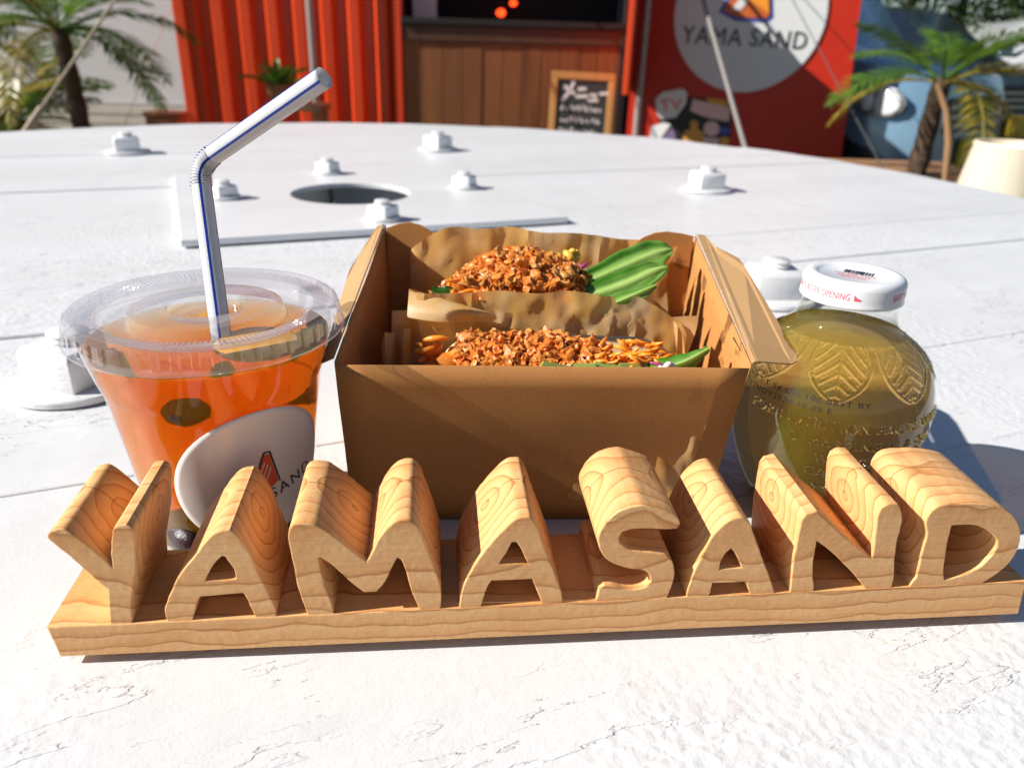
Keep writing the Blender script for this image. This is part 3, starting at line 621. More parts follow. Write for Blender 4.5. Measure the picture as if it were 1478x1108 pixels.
blade(sr, 'lettuce_blade', [(.020, .355, .074), (.036, .352, .0765), (.052, .354, .0830), (.068, .358, .0900)], [.002, .0045, .0055, .001], M['lettuce'], RLt, .2, 7, .0005)
blade(sr, 'lettuce_blade', [(.022, .381, .080), (.040, .382, .0885), (.056, .386, .0960), (.066, .389, .0990)], [.003, .0055, .0060, .001], M['lettuce'], RLt, .9, 11, .0012, Vector((0, .8, .6)))
blade(sr, 'spinach_leaf', [(-.040, .360, .084), (-.033, .357, .0820), (-.024, .353, .0785), (-.014, .349, .0755)], [.001, .0055, .0045, .001], M['spinach'], RLt, .2, 2)
mb = MB()
for i, (x, y, z, r_) in enumerate([(.0365, .352, .0800, .0022), (.040, .351, .0805, .0018), (.0345, .351, .0792, .0015)]): chunk(mb, (x-RLt[0], y-RLt[1], z-RLt[2]), r_, i, 2, (1.6, 1, .7), .2)
mb.build('sauce_dab', M['mayo'], sr, smooth=80)
# curled paper corner at the left end
mb = MB()
def curl(u, v):
    x = -.050+.040*u; y = .3455-.006*math.sin(u*2.2)-.004*v; z = .0760+.0125*(1-v)*(1-u*.75)+.003*math.sin(v*3)
    return Vector((x, y+.003*math.sin(v*4+u*3), z))-Vector(RLt)
mb.grid(curl, 16, 10); mb.build('paper_corner', M['paper'], sr, smooth=50)

mb = MB()
def pleat(u, v):
    k = u*5; tri = abs((k % 2)-1)
    return Vector((-.064+.017*u+.003*v, .318+.012*tri+.030*u+.004*math.sin(v*3+u*4), .010+(.066+.006*noise.noise(Vector((u*4, 2, 0)))-.010*tri)*v))-Vector(RLt)
mb.grid(pleat, 60, 10); mb.build('folded_paper_end', M['paper'], sr, smooth=40)
# front sandwich
FLt = (.018, .318, .0012); sf = empty('wrapped_sandwich', (FLt[0], FLt[1], T+FLt[2])); tag(sf, 'oil stained paper wrapped sandwich with carrot and lettuce, behind box front wall', 'sandwich', 'sandwiches in the kraft box')
wrapper(sf, -.043, .080, .287, .341, 0.0700, .0880, .003, 6.1, FLt, .9, lambda x: .0015*math.sin(x*70)-.010*max(0, (x-.058)/.02)**1.0+(-.004 if .047 < x < .054 else 0))
loaf(sf, 'bread_roll', -.034, .078, .331, .054, .009, .0195, FLt, 13); loaf(sf, 'bread_roll', -.030, .074, .293, .050, .007, .016, FLt, 18)
fill = MB()
for i in range(70): chunk(fill, (random.uniform(-.028, .068)-FLt[0], random.uniform(.297, .322)-FLt[1], random.uniform(.048, .066)-FLt[2]), random.uniform(.005, .0075), i+200, 1)
fill.build('filling', M['crumb'], sf, smooth=60)
crm = MB()
for i in range(950):
    x = random.uniform(-.024, .036); y = random.uniform(.296, .325); z = .0725+.0055*max(0, 1-((x-.004)/.04)**2)-.28*abs(y-.318)-abs(random.gauss(0, .0024))
    r_ = random.choice([.0006, .0008, .0010, .0013, .0017, .0023, .0030]); chunk(crm, (x-FLt[0], y-FLt[1], z-FLt[2]), r_, i*1.3+50, 2 if r_ > .0012 else 1, (1, random.uniform(.5, 1), random.uniform(.5, 1)), 1.0)
tag(crm.build('crispy_crumbs', M['crumb'], sf, smooth=48), 'fried golden crumbs', None, kind='stuff')
mb = MB()
for i in range(3): chunk(mb, (-.026+i*.004-FLt[0], .314+.002*i-FLt[1], .0655+.002*i-FLt[2]), .0062, 90+i, 2, (1.2, .8, .9), .3)
mb.build('chicken_piece', M['carrot'], sf, smooth=60)
shreds(sf, 'carrot_shred', M['carrot'], 80, lambda: (random.uniform(.032, .066), random.uniform(.300, .322), random.uniform(.068, .0750)), .008, .0009, .35, FLt)
shreds(sf, 'carrot_shred', M['carrot'], 14, lambda: (random.uniform(-.040, -.029), random.uniform(.312, .326), random.uniform(.060, .076)), .010, .0014, .3, FLt)
shreds(sf, 'cabbage_shred', M['cabbage'], 14, lambda: (random.uniform(.036, .072), random.uniform(.296, .306), random.uniform(.0665, .0705)), .009, .0009, .5, FLt)
for i in range(4):
    mb = MB(); mb.panel([(-.007, -.004, 0), (.007, -.004, 0), (.008, 0, 0), (.006, .005, 0), (-.006, .005, 0), (-.008, 0, 0)], .0015)
    mb.build('cucumber_slice', M['cucumber'], sf, bevel=.0005, loc=(.018+i*.011-FLt[0], .2945+.001*i-FLt[1], .0685-FLt[2]), rot=(1.0, random.uniform(-.2, .2), random.uniform(-.3, .3)))
blade(sf, 'lettuce_blade', [(.050, .300, .0655), (.060, .2985, .0700), (.071, .299, .0735), (.0795, .302, .0775), (.0830, .304, .0790)], [.002, .0055, .005, .002, .0012], M['lettuce'], FLt, .4, 5, .0006)
mb = MB()
for i, (x, y, z, r_) in enumerate([(.0645, .2965, .0735, .0020), (.0665, .2965, .0720, .0022), (.0625, .296, .0725, .0014)]): chunk(mb, (x-FLt[0], y-FLt[1], z-FLt[2]), r_, i, 2, (1, .7, 1.3), .25)
mb.build('sauce_dab', M['mayo'], sf, smooth=80)
# stiff paper edge standing at the right end
mb = MB(); mb.grid(lambda u, v: Vector((.0735+.0115*v+.0015*math.sin(u*5), .336-.046*u, .0800-.0120*u*u-.055*v+.001*math.sin(v*8)))-Vector(FLt), 14, 12); mb.build('paper_corner', M['paper'], sf, smooth=50)

# ================================================================== ICED DRINK
CU = on_z(298, 437, T+.100); CUP = empty('plastic_cup', (CU.x, CU.y, T)); tag(CUP, 'clear plastic cup of orange iced tea with flat lid and round label', 'cup')
CPROF = [(.0305, .0), (.0312, .0015), (.0318, .004), (.0345, .022), (.0372, .042), (.0400, .062), (.0412, .0705), (.0418, .072), (.0432, .0765), (.0440, .080), (.0455, .086), (.0468, .0915)]
def rcup(z):
    for i in range(len(CPROF)-1):
        (r0, z0_), (r1, z1_) = CPROF[i], CPROF[i+1]
        if z0_ <= z <= z1_: return r0+(r1-r0)*(z-z0_)/max(z1_-z0_, 1e-9)
    return CPROF[-1][0]
b = MB(); b.lathe([(.0004, .004), (.024, .0035), (.0275, .0012)]+CPROF, 96); b.build('cup_wall', M['cupclear'], CUP, smooth=50)
tp = [(r-.0006, z) for r, z in CPROF if .0035 < z < .089]; b = MB(); b.lathe([(.0003, .0045), (.026, .0045)]+tp+[(.0451, .0872), (.0003, .0872)], 96); b.build('iced_tea', M['tea'], CUP, smooth=50)
# lid with grooved rings
LZ = .1005
LP = [(.0506, -.0098, 0), (.0516, -.0096, 0), (.0517, -.0088, 0), (.0508, -.0080, 0), (.0504, -.0074, 1), (.0502, -.0050, 1), (.0500, -.0026, 1), (.0500, -.0018, 0), (.0494, -.0006, 0), (.0484, 0, 0), (.0474, -.0001, 0), (.0464, -.0010, 0), (.0458, -.0013, 2), (.0440, -.0014, 2), (.0420, -.0015, 2), (.0402, -.0017, 2), (.0396, -.0019, 0), (.0386, -.0026, 0), (.0376, -.0058, 0), (.0366, -.0066, 0), (.0330, -.0067, 0), (.0300, -.0066, 0), (.0292, -.0060, 0), (.0284, -.0022, 0), (.0278, -.0014, 0), (.0260, -.0012, 0), (.0200, -.0012, 0), (.0150, -.0013, 0), (.0145, -.0017, 0), (.0140, -.0042, 0), (.0132, -.0048, 0), (.0100, -.0049, 0), (.0080, -.0046, 0), (.0060, -.0050, 0), (.0037, -.0052, 0)]
def lid_mesh():
    mb = MB(); n = 576; k = len(LP); vs = []
    for i in range(n):
        a = 2*math.pi*i/n
        for r, z, kind in LP:
            rr, zz = r, z
            if kind == 1: rr += .00035*(1 if (i % 12) < 5 else -1)
            if kind == 2: zz += .00035*(1 if (i % 4) < 2 else -1)
            vs.append((rr*math.cos(a), rr*math.sin(a), LZ+zz))
    fs = [(i*k+q, ((i+1) % n)*k+q, ((i+1) % n)*k+q+1, i*k+q+1) for i in range(n) for q in range(k-1)]
    mb.add(vs, fs); return mb
lid_mesh().build('lid', M['clear'], CUP, smooth=32)
# label wrapped round the cone
PHI0 = math.atan2(-CU.y, -CU.x)+R(17); LBZ = .0400; LROT = R(13)
def on_cup(s, t, off):
    c, s2 = math.cos(LROT), math.sin(LROT); S, Tt = s*c-t*s2, s*s2+t*c; z = LBZ+Tt*.98; r = rcup(max(.002, min(.09, z)))+off
    a = PHI0+S/r; return Vector((r*math.cos(a), r*math.sin(a), z))
b = MB(); NR, NA = 14, 64; RL_ = .0305
vs_ = [on_cup(0, 0, .0004)]+[on_cup(RL_*(i/NR)*math.cos(2*math.pi*k/NA)*1.05, RL_*(i/NR)*math.sin(2*math.pi*k/NA), .0004) for i in range(1, NR+1) for k in range(NA)]
fs_ = [(0, 1+k, 1+(k+1) % NA) for k in range(NA)]+[(1+(i-1)*NA+k, 1+i*NA+k, 1+i*NA+(k+1) % NA, 1+(i-1)*NA+(k+1) % NA) for i in range(1, NR) for k in range(NA)]
b.add(vs_, fs_); lab = b.build('label', M['sticker'], CUP, smooth=80); md = lab.modifiers.new('t', 'SOLIDIFY'); md.thickness = .00012; md.offset = 1
def densify(me, maxlen):
    bm = bmesh.new(); bm.from_mesh(me)
    for _ in range(3):
        es = [e_ for e_ in bm.edges if e_.calc_length() > maxlen]
        if not es: break
        bmesh.ops.subdivide_edges(bm, edges=es, cuts=1, use_grid_fill=False); bmesh.ops.triangulate(bm, faces=bm.faces)
    bm.to_mesh(me); bm.free(); return me
tm = densify(text_mesh('YAMASAND', .0074, spacing=1.22), .002); map_mesh(tm, lambda c: on_cup(c.x, c.y-.0125, .00075)); link('label_text', tm, M['ink'], lab)
def flat_poly(name, loops, mat, off, parent, fn, maxl=.002):
    me = densify(outline_mesh(loops, 0, 0), maxl); map_mesh(me, lambda c: fn(c.x, c.y, off)); return link(name, me, mat, parent)
LG = [(-.0075, -.0035), (-.0010, .0025), (.0035, .0098), (.0055, .0092), (.0058, -.0055), (.0010, -.0072), (-.0030, -.0066)]
flat_poly('label_logo', [LG], M['orange'], .00075, lab, on_cup)
for (p, q) in ((LG[0], LG[1]), (LG[1], LG[2]), (LG[2], LG[3]), (LG[3], LG[4]), (LG[5], LG[6])):
    P, Q = Vector(p)*1.10, Vector(q)*1.10; d = (Q-P).normalized(); n_ = Vector((-d.y, d.x))*.00035
    flat_poly('logo_outline', [[P-n_, Q-n_, Q+n_, P+n_]], M['ink'], .00080, lab, on_cup)
for k in range(3):
    P, Q = Vector((-.0058+k*.0022, -.0045+k*.0002)), Vector((.0030+k*.0008, .0066-k*.0018)); d = (Q-P).normalized(); n_ = Vector((-d.y, d.x))*.00022
    mid_ = (P+Q)/2+Vector((.0006, -.0004))
    flat_poly('logo_line', [[P-n_, mid_-n_, Q-n_, Q+n_, mid_+n_, P+n_]], M['white'], .00085, lab, on_cup)
# fruit in the tea
def fruit(name, label, cat, pos, r, mat, sq=(1, 1, 1), seed=0, rough=.12, group=None):
    mb = MB(); chunk(mb, (0, 0, 0), r, seed, 3, sq, rough); o = mb.build(name, mat, None, smooth=80, loc=(CU.x+pos[0], CU.y+pos[1], T+pos[2])); tag(o, label, cat, group)
fa = math.atan2(-CU.y, -CU.x)
def cp(da, rr, z): return (rr*math.cos(fa+R(da)), rr*math.sin(fa+R(da)), z)
for i, (da, rr, z, r_) in enumerate([(-19, .0355, .0715, .0066), (175, .0300, .0300, .0060), (-38, .030, .0120, .0075), (-20, .0235, .0110, .0080), (150, .022, .0140, .0060), (110, .020, .0120, .0055)]):
    fruit('blueberry', 'dark blueberry floating in the iced tea', 'blueberry', cp(da, rr, z), r_, M['berry'], (1.25, .9, .8), i*3, group='blueberries in the tea')
fruit('strawberry_piece', 'bright red fruit piece low in the iced tea beside the label', 'fruit', cp(48, .0245, .018), .0075, M['redfruit'], (1, .7, 1.3), 41)
fruit('strawberry_piece', 'red fruit piece half hidden behind the white cup label', 'fruit', cp(2, .0270, .052), .0095, M['redfruit'], (1, .8, 1.2), 47)
mb = MB(); mb.lathe([(.0003, -.0014), (.0145, -.0014), (.016, -.0006), (.016, .0006), (.0145, .0014), (.0003, .0014)], 40); so = mb.build('orange_slice', M['slice'], None, smooth=50, loc=(CU.x+.021, CU.y-.008, T+.0862), rot=(R(4), R(3), 0)); tag(so, 'round orange slice floating on top of the iced tea', 'orange slice')

# ------------------------------------------------------------------ straw
SP = on_z(315, 452, T+.0955); BEND = CAMP+ray(287, 238)*0.3050; TIP = CAMP+ray(468, 112)*0.272
STR = empty('drinking_straw', (SP.x, SP.y, T+.0830)); tag(STR, 'white bendy straw with blue stripes bent over the cup', 'straw')
low = Vector((CU.x+.004, CU.y-.006, T+.006)); lo = STR.location.copy()
d1 = (BEND-SP).normalized(); d2 = (TIP-BEND).normalized(); rs = .00385
def straw_path():
    pts = []; n1 = 30
    bs = BEND-d1*.0090; be = BEND+d2*.0095
    low_ = SP-d1*.0125
    for i in range(n1+1): pts.append((low_+(bs-low_)*(i/n1), 0))
    nb = 96
    for i in range(1, nb): 
        t = i/nb; p = bs*(1-t)**2+BEND*2*t*(1-t)+be*t*t; pts.append((p, 1))
    for i in range(n1+1): pts.append((be+(TIP-be)*(i/n1), 0))
    return pts
PATH = straw_path()
def frames(pts):
    fr_ = []; x = None; N = len(pts); side = d1.cross(d2).normalized()
    for i, (p, k) in enumerate(pts):
        t = (pts[min(i+1, N-1)][0]-pts[max(i-1, 0)][0]).normalized(); x = (side-t*side.dot(t)).normalized(); fr_.append((p, t, x, t.cross(x), k, i))
    return fr_
FR = frames(PATH)
def srad(k, i): return rs*(1+(.11*math.cos(i*2*math.pi/8) if k else 0))
def straw_mesh(a0, a1, na, dr, closed):
    mb = MB(); vs = []; w = na+1 if not closed else na
    for p, t, x, y, k, i in FR:
        for j in range(w):
            a = a0+(a1-a0)*j/na; r_ = srad(k, i)+dr; vs.append(p-lo+(x*math.cos(a)+y*math.sin(a))*r_)
    fs = [(i*w+j, i*w+(j+1) % w, (i+1)*w+(j+1) % w, (i+1)*w+j) for i in range(len(FR)-1) for j in range(w if closed else w-1)]
    mb.add(vs, fs); return mb
tube_ = straw_mesh(0, 2*math.pi, 40, 0, True).build('straw_tube', M['straw'], STR, smooth=50); md = tube_.modifiers.new('t', 'SOLIDIFY'); md.thickness = .00022; md.offset = -1
for a in (-18, 62, 142, 222, 302): straw_mesh(R(a-7), R(a+7), 4, .00004, False).build('stripe', M['blue'], STR, smooth=60)

# ================================================================== JUICE BOTTLE
BO = Vector((.1430, .3150, T)); BOT = empty('juice_bottle', BO); tag(BOT, 'round apple shaped glass bottle of yellow juice with white cap', 'bottle')
BPR = [(r_*.975, z_) for r_, z_ in [(.0240, .0), (.0268, .0020), (.0300, .0070), (.0345, .0150), (.0385, .0250), (.0412, .0350), (.0428, .0450), (.0432, .0540), (.0422, .0630), (.0398, .0712), (.0360, .0782), (.0310, .0832), (.0256, .0868), (.0222, .0900), (.0206, .0935), (.0199, .0972)]]
zs_ = np.array([z for r, z in BPR]); rs_ = np.array([r for r, z in BPR])
def smooth_prof(n):
    t = np.linspace(0, 1, len(BPR)); tt = np.linspace(0, 1, n); out = []
    for q in tt:
        k = q*(len(BPR)-1); i = min(int(k), len(BPR)-2); f_ = k-i
        P = [BPR[max(i-1, 0)], BPR[i], BPR[i+1], BPR[min(i+2, len(BPR)-1)]]
        out.append(tuple(.5*((2*P[1][c])+(-P[0][c]+P[2][c])*f_+(2*P[0][c]-5*P[1][c]+4*P[2][c]-P[3][c])*f_*f_+(-P[0][c]+3*P[1][c]-3*P[2][c]+P[3][c])*f_**3) for c in (0, 1)))
    return out
SPR = smooth_prof(300)
FB = math.atan2(-BO.y, -BO.x)
def rbot(z): return float(np.interp(z, [p[1] for p in SPR], [p[0] for p in SPR]))
# raised lettering as a height field
def text_bvh(body, width, height, cx, z):
    me = text_mesh(body, 1.0, spacing=1.12, res=3); xs = [v.co.x for v in me.vertices]; ys = [v.co.y for v in me.vertices]
    sx_ = width/(max(xs)-min(xs)); sy_ = height/(max(ys)-min(ys)); mx = (max(xs)+min(xs))/2; y0 = min(ys)
    V = [((v.co.x-mx)*sx_+cx, (v.co.y-y0)*sy_+z, 0) for v in me.vertices]; F = [tuple(p.vertices) for p in me.polygons]
    bpy.data.meshes.remove(me); return (cx-width/2, cx+width/2, z, z+height, BVHTree.FromPolygons(V, F))
RB = .043
EMB = [text_bvh('FOR NUTRITION FACTS WRITE', 2.28*RB, .0046, .37*RB, .0560), text_bvh('S. MARTINELLI & CO.', 1.55*RB, .0042, .50*RB, .0484), text_bvh('WATSONVILLE', .95*RB, .0040, .46*RB, .0412), text_bvh('CA 95077', .70*RB, .0040, .26*RB, .0344), text_bvh('CAL', .30*RB, .0036, .16*RB, .0280)]
def emboss(phi, z):
    s = RB*phi; h = 0.0
    for x0, x1, za, zb, bv in EMB:
        if x0 <= s <= x1 and za <= z <= zb:
            if bv.ray_cast(Vector((s, z, 1)), Vector((0, 0, -1)))[0] is not None: h = max(h, .0010)
    if .066 < z < .0905:
        for lc in (-.80, .06, .90, 1.74):
            t = (.0880-z)/.0205; 
            if not 0 <= t <= 1: continue
            w = .36*math.sin(math.pi*(.34+.66*t))**.70 if t < .999 else 0
            q = phi-lc
            if abs(q) > w+.03: continue
            e_ = abs(abs(q)-w)
            if e_ < .030: h = max(h, .00075*(1-e_/.030))
            if abs(q) < w:
                if abs(q) < .034*(1.2-t): h = max(h, .0009*(1-abs(q)/(.034*(1.2-t))))
                vv = (t*1.05-abs(q)*1.15-abs(q)**2*.9+.1)*5.0; fr_ = abs(vv-round(vv))
                if fr_ < .30 and abs(q) < w-.05: h = max(h, .00075*(1-fr_/.30))
                else: h = max(h, .00012+.00045*noise.noise(Vector((s*1500, z*1500, 0))))
    return h
cols = list(np.linspace(-1.62, 1.62, 470)); cols += list(np.linspace(1.62, 2*math.pi-1.62, 70))[1:-1]
def bottle_outer():
    NC = len(cols); vs = []
    for r, z in SPR:
        for c in cols:
            h = emboss(c, z) if abs(c) < 1.7 and .026 < z < .091 else 0
            a = FB+c; vs.append(((r+h)*math.cos(a), (r+h)*math.sin(a), z))
    NRW = len(SPR)
    fs = [(i*NC+j, i*NC+(j+1) % NC, (i+1)*NC+(j+1) % NC, (i+1)*NC+j) for i in range(NRW-1) for j in range(NC)]
    return vs, fs
OV, OF = bottle_outer(); mb = MB(); mb.add(OV, OF)
NECK = [(.0190, .0970), (.0190, .1000), (.0197, .1006), (.0197, .1016), (.0188, .1022), (.0188, .1070), (.0168, .1070)]
mb.lathe(NECK, 72); mb.lathe([(.0240, .0), (.0200, .0012), (.0004, .0018)], 72)
gl = mb.build('bottle_glass', M['glass'], BOT, smooth=60)
JL = .0868; NC = len(cols); jrows = [i for i, (r, z) in enumerate(SPR) if .0015 < z < JL]
jv = []
for i in jrows:
    for j_ in range(NC):
        x, y, z = OV[i*NC+j_]; r = math.hypot(x, y); k = (r-.0005)/r; jv.append((x*k, y*k, z))
jn = len(jrows); jf = [(i*NC+j_, i*NC+(j_+1) % NC, (i+1)*NC+(j_+1) % NC, (i+1)*NC+j_) for i in range(jn-1) for j_ in range(NC)]
jv += [(0, 0, SPR[jrows[0]][1]), (0, 0, JL-.0006)]
jf += [(len(jv)-2, (j_+1) % NC, j_) for j_ in range(NC)]+[(len(jv)-1, (jn-1)*NC+j_, (jn-1)*NC+(j_+1) % NC) for j_ in range(NC)]
b = MB(); b.add(jv, jf); b.build('juice', M['juice'], BOT, smooth=60)
# cap
b = MB(); b.lathe([(.0192, .1012), (.0203, .1004), (.0209, .1010), (.0207, .1018), (.0206, .1040), (.0206, .1080), (.0204, .1092), (.0197, .1103), (.0186, .1110), (.0172, .1112), (.0158, .1110), (.0148, .1104), (.0141, .1099), (.0003, .1098)], 96); cap = b.build('cap', M['cap'], BOT, smooth=60)
def on_cap_side(s, t, off): a = FB+s/.0207; r = .0206+off; return Vector((r*math.cos(a), r*math.sin(a), .1042+t))
tm = densify(text_mesh('REFRIGERATE AFTER OPENING', .0040, spacing=1.05), .0012); map_mesh(tm, lambda c: on_cap_side(c.x*.66-.0190, c.y*1.0, .00012)); link('cap_side_text', tm, M['pink'], cap)
tm = densify(text_mesh('SAFETY BUTTON', .0040, spacing=1.05), .0012); map_mesh(tm, lambda c: on_cap_side(c.x*.66+.0285, c.y*1.0, .00012)); link('cap_side_text', tm, M['pink'], cap)
flat_poly('cap_mark', [[(.0015, .0002), (.0042, .0002), (.0042, .0009), (.0028, .0013), (.0015, .0026)]], M['pink'], .00012, cap, on_cap_side)
ct = FB+math.pi/2
def on_cap_top(x, y, off): return Vector((x*math.cos(ct-.15)-y*math.sin(ct-.15), x*math.sin(ct-.15)+y*math.cos(ct-.15), .1099+off))
for k in range(19):
    w_ = random.choice([.00018, .0003, .00045]); x = -.0052+k*.00062
    b = MB(); b.add([on_cap_top(x, .0015+.0006*(k % 5 == 0), .00014), on_cap_top(x+w_, .0015, .00014), on_cap_top(x+w_, .0072, .00014), on_cap_top(x, .0072, .00014)], [(0, 1, 2, 3)]); b.build('barcode_bar', M['ink'], cap)
for i, (tx, sz, yy) in enumerate((('FOR BEST TASTE', .0026, -.0010), ('REFRIGERATE', .0026, -.0036), ('100% JUICE', .0026, -.0062))):
    tm = text_mesh(tx, sz); map_mesh(tm, lambda c: on_cap_top(c.x*.85, c.y+yy, .00014)); link('cap_top_text', tm, M['pink'], cap)
# ink-jet date code
def on_bot(s, t, off): z = t; r = rbot(z)+off; a = FB+s/RB; return Vector((r*math.cos(a), r*math.sin(a), z))
for tx, w_, cx_, z_ in (('CA CRV ME VT 5¢ OR 10¢ BEST BY', .078, -.0215, .0668), ('12NOV2024 10:09 E', .040, -.0180, .0630)):
    me = text_mesh(tx, .0038, spacing=1.15); xs = [v.co.x for v in me.vertices]; k_ = w_/(max(xs)-min(xs)); densify(me, .0015)
    map_mesh(me, lambda c: on_bot(c.x*k_+cx_, z_+c.y*.80, .0003)); link('date_code', me, M['ink'], BOT)

# ================================================================== BACKGROUND
YC = 5.0
def wx(x, y=100, Y=YC): return on_y(x, y, Y).x
# --- shipping container shop
CO = empty('shipping_container_shop', (-.7, YC, 0)); tag(CO, 'red corrugated shipping container shop with wooden serving counter', 'building')
def cl(x, y, z): return Vector((x+.7, y-YC, z))
xl, xo, xr = wx(262), wx(577), wx(905)
def corrug(x0, x1, z0, z1):
    mb = MB(); pts = []; pitch = .162; x = x0; 
    while x < x1:
        for dx, dy in ((0, 0), (.050, 0), (.075, .036), (.131, .036), (.162-.006, 0)):
            if x+dx <= x1: pts.append((x+dx, dy))
        x += pitch
    pts.append((x1, 0)); vs = []
    for px_, dy in pts: vs += [cl(px_, YC+dy, z0), cl(px_, YC+dy, z1)]
    mb.add(vs, [(2*i, 2*i+2, 2*i+3, 2*i+1) for i in range(len(pts)-1)]); return mb
corrug(xl+.07, xo-.03, .22, 2.45).build('corrugated_wall', M['red'], CO)
b = MB(); 
b.box(xl+.7, xl+.77, -.02, .05, .12, 2.6); b.box(xo-.03+.7, xo+.02+.7, -.02, .06, .12, 2.6); b.box(xl+.78, xo+.66, -.02, .06, .12, .22); b.box(xl+.78, xo+.66, -.02, .06, 2.45, 2.6)
b.build('steel_frame', M['red'], CO, bevel=.006)
b = MB(); b.box(xl+.7, xl+.73, .06, .88, .12, 2.6); b.box(xl+.735, xr+.70, .84, .88, .12, 2.6); b.box(xl+.735, xr+.80, .02, .835, 2.605, 2.65); b.box(xl+.735, xr+.80, .07, .83, .06, .115); b.box(xr+.77, xr+.80, .06, .82, .12, 2.6)
b.build('shell', M['red'], CO)
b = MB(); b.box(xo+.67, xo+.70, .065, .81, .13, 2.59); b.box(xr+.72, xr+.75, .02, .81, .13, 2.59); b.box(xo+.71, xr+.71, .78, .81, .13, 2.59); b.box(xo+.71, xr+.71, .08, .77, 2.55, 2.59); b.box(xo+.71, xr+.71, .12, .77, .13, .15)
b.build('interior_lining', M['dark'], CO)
zct = on_y(740, 38, YC).z
x = xo+.025; i = 0
while x < xr-.06:
    w_ = random.uniform(.105, .125); b = MB(); b.box(x+.7, min(x+w_-.004, xr-.05)+.7, .0+random.uniform(0, .004), .03, .14, zct-.095); b.build('counter_board', M['counter'], CO); x += w_
b = MB(); b.box(xo+.72, xr+.66, -.012, .035, zct-.093, zct-.008); b.build('counter_rail', M['darkwood'], CO, bevel=.004)
b = MB(); b.box(xo+.72, xr+.66, -.03, .40, zct-.006, zct+.03); b.build('counter_top', M['dark'], CO, bevel=.004)
b = MB(); b.box(xr-.045+.7, xr+.0+.7, -.02, .05, .12, 2.6); b.build('door_post', M['trim'], CO, bevel=.004)
b = MB(); b.box(.002, .030, -.90, -.02, .79, 1.60, Matrix.Translation((xr+.7, 0, 0)) @ Matrix.Rotation(R(-8.2), 4, 'Z')); b.build('window_shutter', M['red'], CO, bevel=.004)
b = MB(); b.tube([(xr+.075+.7, -.10, .14), (xr+.075+.7, -.10, 2.55)], .022, 12); b.build('lock_rod', M['metal'], CO, smooth=50)
xp = wx(449, 60, YC-.12); b = MB(); b.tube([(xp+.7, -.10, .12), (xp+.7, -.10, 2.55)], .022, 12); b.build('lock_rod', M['metal'], CO, smooth=50)
# --- things inside the window
p = on_y(613, 8, YC+.35); b = MB(); b.box(-.075, .075, -.004, .004, -.09, .07); b.box(-.03, .02, -.0065, -.0045, -.06, -.045); o = b.build('paper_notice', M['white'], None, loc=p); tag(o, 'pale paper notice hanging in the dark serving window', 'notice')
for px_, r_ in (((723, 19), .030), ((741, 5), .024)):
    p = on_y(px_[0], px_[1], YC+.5); L_ = empty('pendant_lamp', p); tag(L_, ('glowing red round lamp hanging lowest in the dark serving window' if r_ > .027 else 'smaller red lamp hanging higher in the dark serving window'), 'lamp')
    b = MB(); b.lathe([(.001, -r_*.8), (r_*.5, -r_*.72), (r_*.9, -r_*.35), (r_, 0), (r_*.9, r_*.35), (r_*.5, r_*.72), (.008, r_*.8)], 20); b.build('lamp_globe', M['redlamp'], L_, smooth=60)
    b = MB(); b.tube([(0, 0, r_*.78), (0, 0, 2.54-p.z)], .004, 6); b.build('cord', M['trim'], L_)
# --- red sign panel
YP = YC-.06; PYAW = R(-17)               # the panel is swung open like a door, facing the table
H0 = on_y(921, 0, YP); PU = Vector((math.cos(PYAW), math.sin(PYAW), 0)); PNV = Vector((math.sin(PYAW), -math.cos(PYAW), 0))
PO = Vector((H0.x, H0.y, 0)); PN = empty('sign_panel', PO); tag(PN, 'flat red panel with large round pale logo disc', 'sign')
def pp(x, y, off=0): d = ray(x, y); t = (PO+PNV*off-CAMP).dot(PNV)/d.dot(PNV); return CAMP+d*t-PO
ptr, pbr = pp(1243, 0), pp(1213, 232); kx = (pbr-ptr).dot(PU)/(pbr.z-ptr.z); ur = ptr.dot(PU)
b = MB(); b.panel([PU*a+Vector((0, 0, z)) for a, z in ((0, .15), (ur+kx*(.15-ptr.z), .15), (ur+kx*(2.4-ptr.z), 2.4), (0, 2.4))], .03); b.build('panel_board', M['redpanel'], PN)
c_ = pp(1081, 20, .022); rd = (pp(1194, 20, .022)-c_).length
b = MB(); rim_ = [PU*rd*math.cos(2*math.pi*k/96)+Vector((0, 0, rd*math.sin(2*math.pi*k/96))) for k in range(96)]
b.add([c_+PNV*.004]+[c_+p_+PNV*.004 for p_ in rim_]+[c_+p_-PNV*.004 for p_ in rim_], [(0, 1+(k+1) % 96, 1+k) for k in range(96)]+[(1+k, 1+(k+1) % 96, 97+(k+1) % 96, 97+k) for k in range(96)]); dsc = b.build('logo_disc', M['disc'], PN)
def text_on_panel(body, px0, px1, hpx, mat, name, parent, off, spacing=1.0, bold=.0):
    a, b2 = pp(*px0, off), pp(*px1, off); me = text_mesh(body, 1.0, extrude=.0, spacing=spacing); xs = [v.co.x for v in me.vertices]; k = (b2-a).length/(max(xs)-min(xs)); ys = [v.co.y for v in me.vertices]
    hz = hpx/FPX*4.9/(max(ys)-min(ys)); u = (b2-a).normalized(); v = PNV.cross(u); mx = min(xs); my = min(ys)
    map_mesh(me, lambda c: a+u*((c.x-mx)*k)+v*((c.y-my)*hz)); o = link(name, me, mat, parent); md = o.modifiers.new('t', 'SOLIDIFY'); md.thickness = .004; return o
text_on_panel('YAMA', (983, 62), (1069, 67), 20, M['ink'], 'disc_lettering', dsc, .030, 1.1)
text_on_panel('SAND', (1081, 67), (1162, 72), 20, M['ink'], 'disc_lettering', dsc, .030, 1.1)
